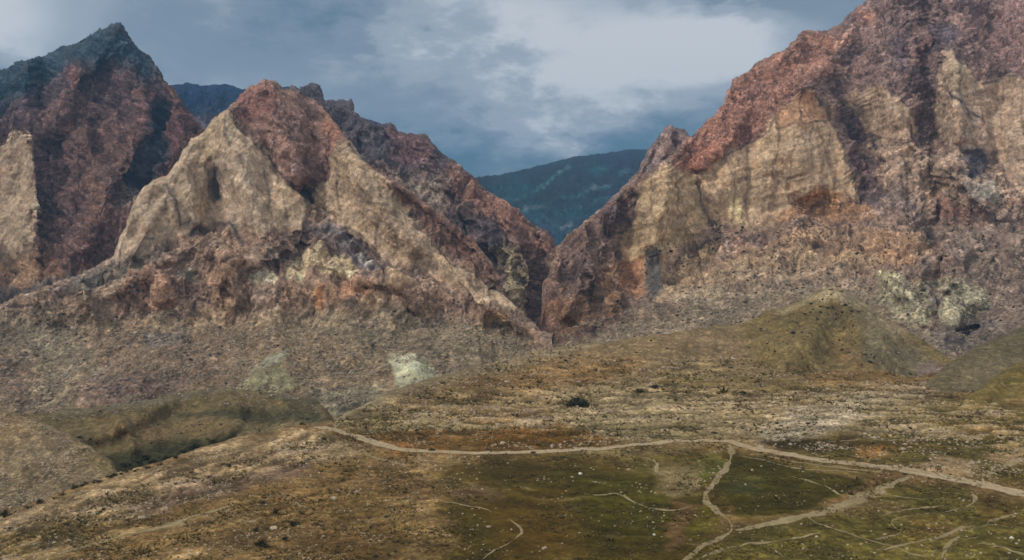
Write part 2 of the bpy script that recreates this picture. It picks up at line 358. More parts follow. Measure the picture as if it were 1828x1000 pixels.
# ---- far-left low dark ridge
terrain('far_ridge', 'low dark blue ridge behind the red summit', 'mountain', 200, 760,
        pl([(200, 190), (307, 150), (332, 147), (357, 153), (403, 148), (420, 155), (441, 157), (521, 155), (600, 190), (760, 260)]),
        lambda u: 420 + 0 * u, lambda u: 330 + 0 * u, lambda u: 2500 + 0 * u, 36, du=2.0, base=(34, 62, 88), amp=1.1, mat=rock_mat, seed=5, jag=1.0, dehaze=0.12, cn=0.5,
        paints=[([(330, 200), (420, 190), (440, 250), (340, 260)], (62, 66, 80), 20), ([(340, 215), (372, 210), (366, 250), (345, 262)], (88, 82, 92), 8)])

# ---- left mountain with the pointed summit
terrain('left_mountain', 'dark purple-brown mountain rising to a pointed blue summit', 'mountain', -330, 372,
        pl([(-330, 250), (-120, 165), (0, 124), (15, 122), (34, 115), (76, 101), (126, 78), (147, 67), (181, 52), (202, 43), (214, 41), (221, 47), (239, 71), (252, 96), (265, 101),
            (277, 113), (286, 126), (290, 139), (307, 153), (330, 185), (345, 205), (358, 232), (372, 262)]),
        lambda u: 640 + 0 * u, pl([(-330, 545), (0, 545), (130, 490), (372, 420)]), lambda u: 1420 + 0 * u, 43, du=1.5, base=(84, 68, 72), mat=rock_mat, seed=11, jag=0.9, dehaze=0.10, sat=0.80, bright=1.42, edgewarp=0.85, tone=(1.09, 1.02, 0.84), amp=1.35, flute=1.9,
        slopes=[([(0, 262), (45, 232), (62, 300), (68, 350), (62, 400), (75, 470), (-60, 490), (-60, 280)], 60, 14), ([(-330, 500), (130, 480), (130, 640), (-330, 640)], 30, 25)],
        strokes=[([(205, 45), (165, 110), (128, 130), (110, 190), (70, 240)], 46, 75), ([(212, 45), (232, 120), (262, 185), (235, 270), (190, 330), (150, 440)], 42, 70),
                 ([(300, 160), (322, 215), (318, 270)], 28, 55), ([(283, 150), (272, 220), (250, 290), (262, 345)], 24, -95), ([(120, 200), (110, 330), (95, 430)], 20, -40),
                 ([(175, 170), (180, 260), (165, 360)], 16, -35), ([(75, 250), (78, 350), (82, 440)], 14, -45), ([(50, 232), (62, 300), (66, 400), (68, 460)], 8, 26)],
        rough=[([(0, 262), (45, 232), (62, 300), (68, 350), (62, 400), (60, 470), (-60, 490), (-60, 280)], 0.35, 8)],
        paints=[([(-330, 100), (0, 100), (100, 60), (215, 20), (300, 130), (262, 150), (215, 120), (150, 118), (80, 170), (0, 205), (-330, 300)], (46, 66, 86), 30),  # blue of haze and shade painted over the summit
                ([(0, 200), (110, 130), (230, 120), (260, 200), (220, 230), (150, 190), (60, 230), (0, 260)], (74, 66, 80), 25, 0.7),
                ([(65, 240), (110, 190), (128, 125), (150, 150), (200, 220), (240, 260), (245, 330), (225, 400), (195, 460), (120, 490), (80, 430)], (88, 73, 78), 22, 0.85),
                ([(100, 215), (125, 210), (128, 240), (105, 245)], (106, 80, 74), 10), ([(122, 125), (136, 120), (140, 160), (126, 165)], (108, 82, 84), 8),
                ([(276, 150), (268, 180), (248, 225), (255, 228), (275, 190)], (112, 82, 88), 6, 0.8),
                ([(284, 150), (300, 175), (298, 240), (310, 275), (285, 300), (262, 345), (235, 340), (228, 310), (252, 268), (262, 210)], (46, 56, 76), 12),  # shady gully: its blue shade is painted into the rock
                ([(305, 180), (335, 195), (338, 230), (318, 262), (302, 265), (296, 230)], (86, 68, 78), 8),
                ([(225, 320), (248, 330), (250, 350), (230, 375), (220, 360)], (118, 110, 108), 7, 0.8), ([(180, 270), (210, 290), (205, 340), (185, 330)], (66, 60, 70), 10, 0.7),
                ([(150, 300), (175, 290), (185, 400), (160, 400)], (98, 80, 78), 12, 0.7), ([(100, 330), (130, 330), (135, 420), (105, 430)], (68, 58, 66), 12, 0.7),
                ([(-60, 285), (0, 262), (20, 240), (45, 230), (54, 240), (63, 300), (68, 350), (62, 400), (70, 440), (60, 475), (30, 490), (-60, 505)], (143, 127, 114), 3.5),
                ([(-60, 320), (0, 300), (40, 245), (44, 252), (6, 312), (-60, 340)], (120, 98, 92), 3, 0.7), ([(-20, 470), (30, 452), (70, 440), (62, 500), (-20, 510)], (135, 112, 95), 10),
                ([(48, 455), (66, 440), (92, 450), (108, 480), (100, 500), (60, 497)], (106, 84, 76), 6), ([(-330, 512), (60, 500), (130, 480), (150, 560), (-330, 600)], (88, 84, 86), 10)])

# ---- ridge that runs down into the gorge, behind the red peak
terrain('gorge_ridge', 'craggy purple ridge descending into the gorge behind the red peak', 'mountain', 470, 1040,
        pl([(470, 205), (521, 156), (542, 155), (557, 148), (567, 155), (582, 176), (601, 178), (626, 181), (639, 199), (668, 220), (699, 219), (712, 233), (735, 236), (766, 243), (779, 259),
            (798, 282), (824, 300), (844, 313), (865, 337), (896, 360), (938, 389), (974, 417), (985, 433), (1000, 470), (1040, 540)]),
        lambda u: 660 + 0 * u, lambda u: 590 + 0 * u, pl([(470, 1380), (900, 1350), (1040, 1330)]), 47, du=1.5, base=(88, 76, 80), mat=rock_mat, seed=17, jag=1.9, sat=0.80, bright=1.42, edgewarp=0.85, tone=(1.09, 1.02, 0.84), amp=1.25, flute=1.6, dehaze=0.06,
        strokes=[([(640, 200), (670, 260), (720, 330)], 26, 45), ([(766, 245), (790, 310), (850, 390), (880, 440)], 28, 45), ([(730, 250), (745, 320), (790, 400)], 18, -40),
                 ([(900, 365), (925, 430), (945, 500)], 20, 35), ([(845, 320), (860, 390), (905, 450)], 16, -35), ([(905, 470), (925, 540), (950, 600)], 18, 30), ([(960, 430), (965, 480), (955, 560)], 12, -30)],
        paints=[([(500, 140), (640, 160), (790, 250), (800, 300), (760, 310), (700, 290), (640, 290), (600, 230)], (68, 66, 80), 14), ([(690, 225), (770, 240), (780, 300), (700, 280)], (88, 68, 76), 10, 0.8),
                ([(650, 290), (760, 300), (790, 350), (800, 400), (750, 390), (690, 340)], (110, 98, 98), 14, 0.9), ([(735, 315), (780, 325), (790, 370), (750, 365)], (124, 116, 112), 8, 0.6),
                ([(800, 300), (850, 325), (930, 390), (980, 430), (985, 460), (930, 430), (860, 390), (810, 340)], (108, 82, 78), 12), ([(780, 370), (840, 380), (900, 420), (890, 460), (840, 440), (790, 400)], (66, 62, 74), 12, 0.8),
                ([(870, 400), (890, 395), (900, 440), (880, 440)], (60, 58, 72), 8, 0.7), ([(880, 440), (930, 440), (950, 500), (955, 575), (930, 560), (900, 510)], (112, 104, 88), 10), ([(935, 440), (990, 450), (975, 520), (955, 560), (948, 500)], (92, 78, 76), 8)])

# ---- grey crag behind the right mountain
terrain('grey_crag', 'grey rocky knob behind the shoulder of the right mountain', 'mountain', 1030, 1330,
        pl([(1030, 440), (1073, 372), (1115, 334), (1141, 303), (1156, 272), (1164, 256), (1177, 238), (1190, 229), (1200, 225), (1219, 231), (1232, 246), (1280, 300), (1330, 370)]),
        lambda u: 470 + 0 * u, lambda u: 440 + 0 * u, lambda u: 1520 + 0 * u, 52, du=1.5, base=(98, 86, 92), mat=rock_mat, seed=23, jag=1.3, sat=0.80, bright=1.42, edgewarp=0.85, tone=(1.09, 1.02, 0.84), amp=1.1, dehaze=0.06, flute=1.6,
        strokes=[([(1200, 228), (1190, 270), (1160, 320)], 16, 30), ([(1178, 245), (1165, 290)], 9, -20)],
        paints=[([(1180, 240), (1205, 235), (1200, 280), (1175, 290)], (116, 98, 98), 8, 0.8), ([(1110, 340), (1150, 300), (1150, 330), (1110, 370)], (112, 96, 94), 8)])

# ---- right mountain
slabA = [(1240, 345), (1238, 318), (1290, 278), (1330, 258), (1370, 232), (1385, 205), (1410, 172), (1432, 158), (1462, 172), (1480, 205), (1500, 250), (1515, 290), (1540, 345), (1500, 350), (1450, 340), (1410, 372), (1380, 402), (1330, 410), (1290, 402), (1255, 388)]
slabB = [(1118, 410), (1130, 352), (1165, 312), (1200, 296), (1230, 308), (1245, 345), (1262, 382), (1270, 400), (1240, 430), (1205, 450), (1190, 500), (1172, 535), (1150, 505), (1112, 470)]
slabC = [(1512, 165), (1570, 152), (1600, 168), (1625, 200), (1645, 228), (1620, 242), (1580, 252), (1548, 238)]
slabD = [(1676, 130), (1698, 84), (1730, 115), (1750, 142), (1828, 138), (2180, 120), (2180, 330), (1830, 345), (1790, 300), (1720, 262), (1680, 250), (1668, 200)]
pale1 = [(1556, 488), (1590, 482), (1640, 510), (1668, 545), (1668, 575), (1640, 585), (1600, 566), (1570, 530)]
pale2 = [(1650, 500), (1692, 488), (1760, 505), (1770, 540), (1745, 556), (1725, 582), (1690, 586), (1676, 560), (1690, 530)]
pale3 = [(1404, 548), (1440, 530), (1462, 514), (1512, 512), (1540, 528), (1556, 552), (1520, 540), (1470, 532)]
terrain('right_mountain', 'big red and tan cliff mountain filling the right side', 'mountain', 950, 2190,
        pl([(950, 600), (959, 581), (968, 540), (975, 500), (987, 468), (995, 447), (1016, 422), (1042, 396), (1073, 372), (1115, 342), (1141, 320), (1170, 292), (1208, 266), (1229, 244), (1250, 223), (1275, 202),
            (1294, 178), (1297, 162), (1309, 143), (1342, 118), (1368, 101), (1397, 90), (1414, 74), (1431, 59), (1447, 55), (1481, 52), (1502, 40), (1519, 21), (1544, 0), (1600, -45), (1700, -110), (1850, -170), (2190, -120)]),
        lambda u: 760 + 0 * u, lambda u: 600 + 0 * u, pl([(950, 1180), (1100, 1120), (1828, 1000), (2190, 950)]), 42, du=1.5, base=(118, 99, 90), mat=right_mat, seed=29, jag=1.4, cracks=[([(1430, 165), (1427, 220)], 3, 0.5), ([(1386, 228), (1430, 222), (1476, 218)], 3, 0.5), ([(1432, 156), (1384, 210), (1370, 236), (1290, 280)], 3, 0.5), ([(1462, 172), (1500, 250), (1515, 292), (1542, 346)], 4, 0.6),
                 ([(1340, 262), (1332, 330), (1338, 400)], 3, 0.4), ([(1390, 240), (1380, 320)], 2.5, 0.4), ([(1450, 230), (1455, 300)], 2.5, 0.4), ([(1420, 235), (1410, 330)], 2.5, 0.35), ([(1300, 285), (1312, 340), (1305, 398)], 3, 0.45), ([(1240, 318), (1256, 372), (1272, 404)], 4, 0.6), ([(1480, 250), (1490, 330)], 2.5, 0.4),
                 ([(1690, 168), (1720, 184), (1762, 216)], 4, 0.75), ([(1708, 110), (1716, 190)], 3, 0.45), ([(1740, 150), (1738, 200)], 2.5, 0.4), ([(1790, 150), (1786, 230)], 3, 0.4), ([(1672, 110), (1668, 200), (1676, 252), (1700, 322)], 3, 0.35), ([(1760, 148), (1828, 136)], 4, 0.6), ([(1552, 236), (1560, 262), (1556, 290)], 5, 0.8), ([(1626, 222), (1634, 244)], 4, 0.8),
                 ([(1512, 170), (1548, 240), (1600, 250)], 3, 0.45), ([(1590, 170), (1600, 230)], 2.5, 0.4), ([(1718, 266), (1752, 270), (1764, 322)], 5, 0.8), ([(1700, 300), (1760, 326)], 4, 0.5), ([(1820, 150), (1828, 240)], 3, 0.4), ([(1790, 296), (1800, 340)], 4, 0.5),
                 ([(1112, 462), (1120, 410), (1132, 352)], 3.5, 0.55), ([(1165, 320), (1158, 380), (1170, 420)], 2.5, 0.35), ([(1205, 310), (1212, 380)], 2.5, 0.35), ([(1146, 452), (1184, 448)], 3, 0.5), ([(1460, 402), (1540, 396), (1600, 405)], 4, 0.5), ([(1300, 470), (1400, 440), (1520, 430), (1640, 440)], 4, 0.4), ([(1250, 500), (1400, 478), (1540, 470)], 3, 0.35), ([(1380, 410), (1470, 360), (1545, 355)], 3, 0.4),
                 ([(1584, 492), (1640, 528), (1664, 566)], 3, 0.5), ([(1652, 500), (1688, 524), (1700, 516)], 4, 0.7), ([(1706, 540), (1736, 556), (1768, 548)], 4, 0.6), ([(1690, 520), (1676, 556), (1684, 584)], 4, 0.6), ([(1600, 520), (1620, 560)], 3, 0.5)], sat=0.80, bright=1.42, edgewarp=0.85, tone=(1.09, 1.02, 0.84), amp=1.1, flute=1.5, dehaze=0.02,
        slopes=[(slabA, 63, 12), (slabB, 62, 12), (slabC, 62, 10), (slabD, 60, 12), ([(960, 520), (1400, 500), (1900, 480), (2200, 470), (2200, 780), (960, 780)], 25, 30),
                ([(1220, 440), (1500, 400), (2200, 400), (2200, 500), (1220, 520)], 30, 25), (pale1, 45, 8), (pale2, 45, 8), ([(950, 600), (1000, 450), (1110, 350), (1110, 560), (1040, 600)], 52, 14)],
        strokes=[([(1432, 158), (1440, 240), (1450, 330)], 50, 40), ([(1200, 296), (1185, 360), (1165, 440)], 40, 45), ([(1545, 250), (1560, 330), (1610, 400)], 22, -35), ([(1500, 200), (1535, 260), (1550, 340)], 20, -40),
                 ([(1300, 165), (1320, 220), (1250, 290)], 26, 30), ([(1440, 60), (1420, 110), (1380, 190)], 30, -35), ([(1520, 30), (1500, 90), (1440, 150)], 34, 45), ([(1600, 20), (1590, 90), (1560, 140)], 22, -40),
                 ([(1665, 120), (1660, 190), (1672, 250), (1700, 330)], 18, -12), ([(1700, 85), (1705, 160), (1715, 240)], 22, 30), ([(1760, 30), (1740, 90)], 24, -35), ([(1245, 330), (1262, 390), (1280, 430)], 12, -35),
                 ([(1735, 262), (1760, 290), (1750, 325)], 24, -28), ([(1090, 370), (1100, 430), (1085, 500), (1060, 560)], 16, -30), ([(1040, 400), (1050, 480), (1010, 560)], 22, 35), ([(1160, 450), (1168, 520)], 15, -30),
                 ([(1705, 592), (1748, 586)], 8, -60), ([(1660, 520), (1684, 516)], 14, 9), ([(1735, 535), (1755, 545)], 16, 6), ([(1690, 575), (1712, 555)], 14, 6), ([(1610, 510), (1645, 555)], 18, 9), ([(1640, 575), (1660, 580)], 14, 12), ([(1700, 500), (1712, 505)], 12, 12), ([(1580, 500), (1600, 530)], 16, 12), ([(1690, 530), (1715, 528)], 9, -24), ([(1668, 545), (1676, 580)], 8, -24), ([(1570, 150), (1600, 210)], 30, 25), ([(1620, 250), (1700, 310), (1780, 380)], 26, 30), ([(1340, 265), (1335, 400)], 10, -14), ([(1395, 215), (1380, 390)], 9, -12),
                 ([(1480, 215), (1500, 330)], 9, -14), ([(1290, 285), (1300, 395)], 10, -14)],
        grain=[([(960, 530), (1500, 500), (2200, 470), (2200, 780), (960, 780)], 1.0), (slabA, 0.6), (slabB, 0.65), (slabC, 0.65), (slabD, 0.65)], dip=(-0.3, 0.95), beds=1.3,
        rough=[(slabA, 0.4, 8), (slabB, 0.45, 8), (slabC, 0.45, 8), (slabD, 0.5, 8), ([(960, 530), (1500, 500), (2200, 560), (2200, 780), (960, 780)], 0.3, 30), (pale1, 0.42, 6), (pale2, 0.45, 6)],
        paints=[([(1200, 280), (1230, 235), (1290, 150), (1420, 50), (1560, -30), (1900, -250), (2200, -200), (2200, 140), (1760, 150), (1700, 85), (1672, 150), (1672, 250), (1700, 320), (1560, 350), (1530, 310), (1430, 158), (1380, 225), (1290, 276), (1235, 320)], (104, 84, 84), 10),
                ([(1200, 290), (1240, 235), (1300, 150), (1440, 55), (1500, 60), (1500, 120), (1420, 150), (1385, 200), (1370, 230), (1290, 275), (1240, 315)], (120, 86, 76), 14),
                ([(1215, 290), (1260, 250), (1300, 250), (1240, 315)], (124, 80, 66), 10, 0.8), ([(1490, 75), (1520, 48), (1528, 62), (1500, 90)], (160, 118, 102), 6, 0.9), ([(1525, 15), (1550, 10), (1556, 35), (1532, 38)], (140, 98, 84), 8, 0.7),
                ([(1640, -100), (1900, -200), (2200, -100), (2200, 110), (1800, 120), (1720, 60)], (112, 88, 90), 25, 0.7), ([(1660, 45), (1710, 40), (1700, 85), (1665, 90)], (72, 66, 82), 12, 0.8),
                ([(1590, 60), (1625, 55), (1620, 140), (1600, 140)], (78, 66, 80), 10, 0.7), ([(1620, 130), (1668, 110), (1672, 240), (1645, 235), (1630, 200)], (92, 76, 78), 10), ([(1640, 75), (1655, 75), (1655, 105), (1640, 105)], (110, 78, 74), 9, 0.6),
                ([(1560, 240), (1640, 240), (1720, 280), (1790, 320), (1800, 370), (1640, 350), (1580, 360), (1560, 300)], (128, 108, 96), 14), ([(1500, 180), (1545, 230), (1560, 300), (1570, 350), (1540, 350), (1515, 280)], (84, 68, 74), 8, 0.9),
                ([(1520, 248), (1555, 255), (1555, 270), (1520, 268)], (142, 118, 96), 5, 0.9), ([(1540, 340), (1620, 340), (1640, 380), (1560, 380)], (92, 82, 86), 14, 0.7),
                (slabA, (149, 126, 104), 4), ([(1385, 205), (1410, 172), (1432, 158), (1462, 172), (1482, 215), (1440, 226), (1390, 224)], (154, 118, 92), 6), ([(1330, 300), (1370, 290), (1380, 380), (1330, 390)], (140, 122, 104), 20, 0.5),
                ([(1290, 350), (1320, 345), (1325, 400), (1300, 400)], (168, 150, 112), 8, 0.6), ([(1400, 240), (1500, 240), (1520, 330), (1460, 330)], (146, 124, 104), 20, 0.5),
                ([(1375, 405), (1400, 378), (1440, 342), (1480, 336), (1545, 360), (1572, 392), (1500, 398)], (132, 100, 74), 8), ([(1425, 352), (1450, 340), (1495, 342), (1500, 362), (1440, 372)], (158, 116, 72), 6, 0.9),
                (slabB, (144, 123, 98), 6), ([(1110, 460), (1140, 455), (1150, 520), (1120, 530)], (134, 98, 74), 7), ([(1145, 450), (1185, 448), (1182, 505), (1165, 525), (1150, 500)], (84, 80, 84), 5), ([(1180, 500), (1240, 450), (1300, 440), (1240, 500), (1180, 535)], (138, 116, 92), 10),
                (slabC, (146, 124, 108), 4), (slabD, (148, 127, 112), 4), ([(1700, 90), (1720, 110), (1730, 180), (1700, 170)], (150, 134, 116), 8, 0.6), ([(1680, 165), (1700, 168), (1760, 210), (1750, 214)], (84, 76, 84), 4, 0.8),
                ([(1720, 262), (1760, 268), (1765, 320), (1725, 325)], (74, 68, 78), 8), ([(1790, 290), (1828, 265), (2000, 260), (2000, 360), (1820, 360)], (138, 118, 104), 8), ([(1720, 330), (1780, 330), (1790, 360), (1730, 350)], (138, 134, 132), 8, 0.7),
                ([(1300, 405), (1640, 380), (2200, 380), (2200, 470), (1300, 480)], (112, 93, 86), 20), ([(1380, 420), (1500, 400), (1620, 412), (1680, 450), (1600, 470), (1440, 460), (1300, 490), (1260, 500)], (136, 110, 86), 8, 0.8),
                ([(1560, 440), (1620, 440), (1640, 460), (1560, 465)], (146, 108, 78), 8, 0.8), ([(1660, 350), (1740, 360), (1760, 400), (1670, 400)], (116, 84, 76), 12, 0.8), ([(1420, 440), (1600, 455), (1500, 490), (1280, 510), (1200, 520), (1220, 500)], (132, 114, 94), 10, 0.7),
                ([(1640, 400), (1828, 390), (2190, 400), (2190, 620), (1775, 620), (1740, 500)], (104, 92, 88), 26, 0.7),
                ([(1000, 600), (1100, 560), (1180, 530), (1280, 520), (1440, 505), (1560, 500), (1660, 580), (1700, 620), (1700, 760), (1000, 760)], (118, 106, 92), 26),
                ([(1190, 520), (1290, 510), (1290, 532), (1200, 545)], (136, 124, 104), 8, 0.7), ([(1130, 540), (1240, 530), (1220, 560), (1120, 570)], (110, 88, 84), 10, 0.5), (pale1, (134, 130, 110), 7, 0.85), (pale2, (134, 132, 114), 7, 0.85),
                ([(1560, 480), (1610, 490), (1600, 505), (1560, 500)], (156, 152, 120), 4, 0.8), ([(1640, 500), (1662, 520), (1700, 520), (1680, 545), (1655, 540)], (112, 106, 102), 4, 0.7), ([(1660, 590), (1760, 560), (1800, 600), (1740, 640), (1680, 630)], (98, 88, 86), 10),
                ([(1703, 588), (1722, 591), (1750, 584), (1752, 590), (1726, 597), (1705, 595)], (26, 22, 20), 2), ([(950, 600), (975, 500), (1000, 440), (1115, 335), (1165, 300), (1120, 400), (1105, 470), (1130, 530), (1100, 580), (1000, 610)], (98, 78, 72), 8), ([(1000, 470), (1070, 380), (1090, 400), (1060, 470), (1010, 500)], (84, 70, 72), 12, 0.7),  # near-black cave mouth: the shade inside it is painted on
                ([(1070, 370), (1120, 355), (1112, 430), (1085, 440)], (74, 60, 68), 8, 0.8), ([(965, 540), (1050, 520), (1040, 585), (970, 600)], (118, 90, 72), 8, 0.9), ([(1080, 470), (1100, 470), (1105, 560), (1080, 570)], (112, 86, 60), 6, 0.8), ([(1040, 500), (1075, 480), (1075, 570), (1050, 575)], (82, 66, 56), 7, 0.8),
                ([(955, 575), (990, 560), (1000, 590), (980, 605)], (110, 84, 76), 6)])

# ---- middle mountain: red peak, pale slabs, rocky belt and the scree apron below
slabL = [(200, 456), (214, 420), (227, 395), (252, 334), (273, 318), (298, 312), (319, 283), (340, 248), (378, 210), (400, 192), (412, 205), (432, 228), (450, 250), (472, 270), (500, 318), (530, 345), (548, 375), (545, 396), (500, 405), (455, 430), (430, 430), (410, 400), (375, 395), (340, 420), (290, 432), (240, 450)]
slabR = [(550, 350), (590, 318), (602, 285), (622, 258), (650, 286), (690, 320), (722, 345), (726, 378), (745, 402), (770, 430), (800, 455), (850, 488), (895, 518), (925, 552), (900, 548), (860, 532), (800, 505), (750, 472), (700, 466), (655, 442), (620, 410), (580, 382)]
cap = [(405, 190), (445, 155), (480, 130), (506, 148), (567, 172), (612, 230), (628, 262), (602, 285), (592, 320), (560, 346), (545, 352), (520, 332), (492, 300), (470, 265), (448, 248), (428, 222)]
belt = [(-330, 560), (130, 490), (240, 440), (560, 395), (760, 470), (940, 560), (940, 600), (700, 560), (400, 560), (100, 580), (-330, 600)]
scree = [(-330, 575), (100, 575), (400, 555), (700, 555), (960, 600), (1000, 800), (-330, 820)]
teeth = [(500, 488), (512, 462), (535, 452), (556, 450), (576, 438), (590, 458), (614, 450), (642, 480), (640, 496), (590, 490), (560, 478), (540, 494)]
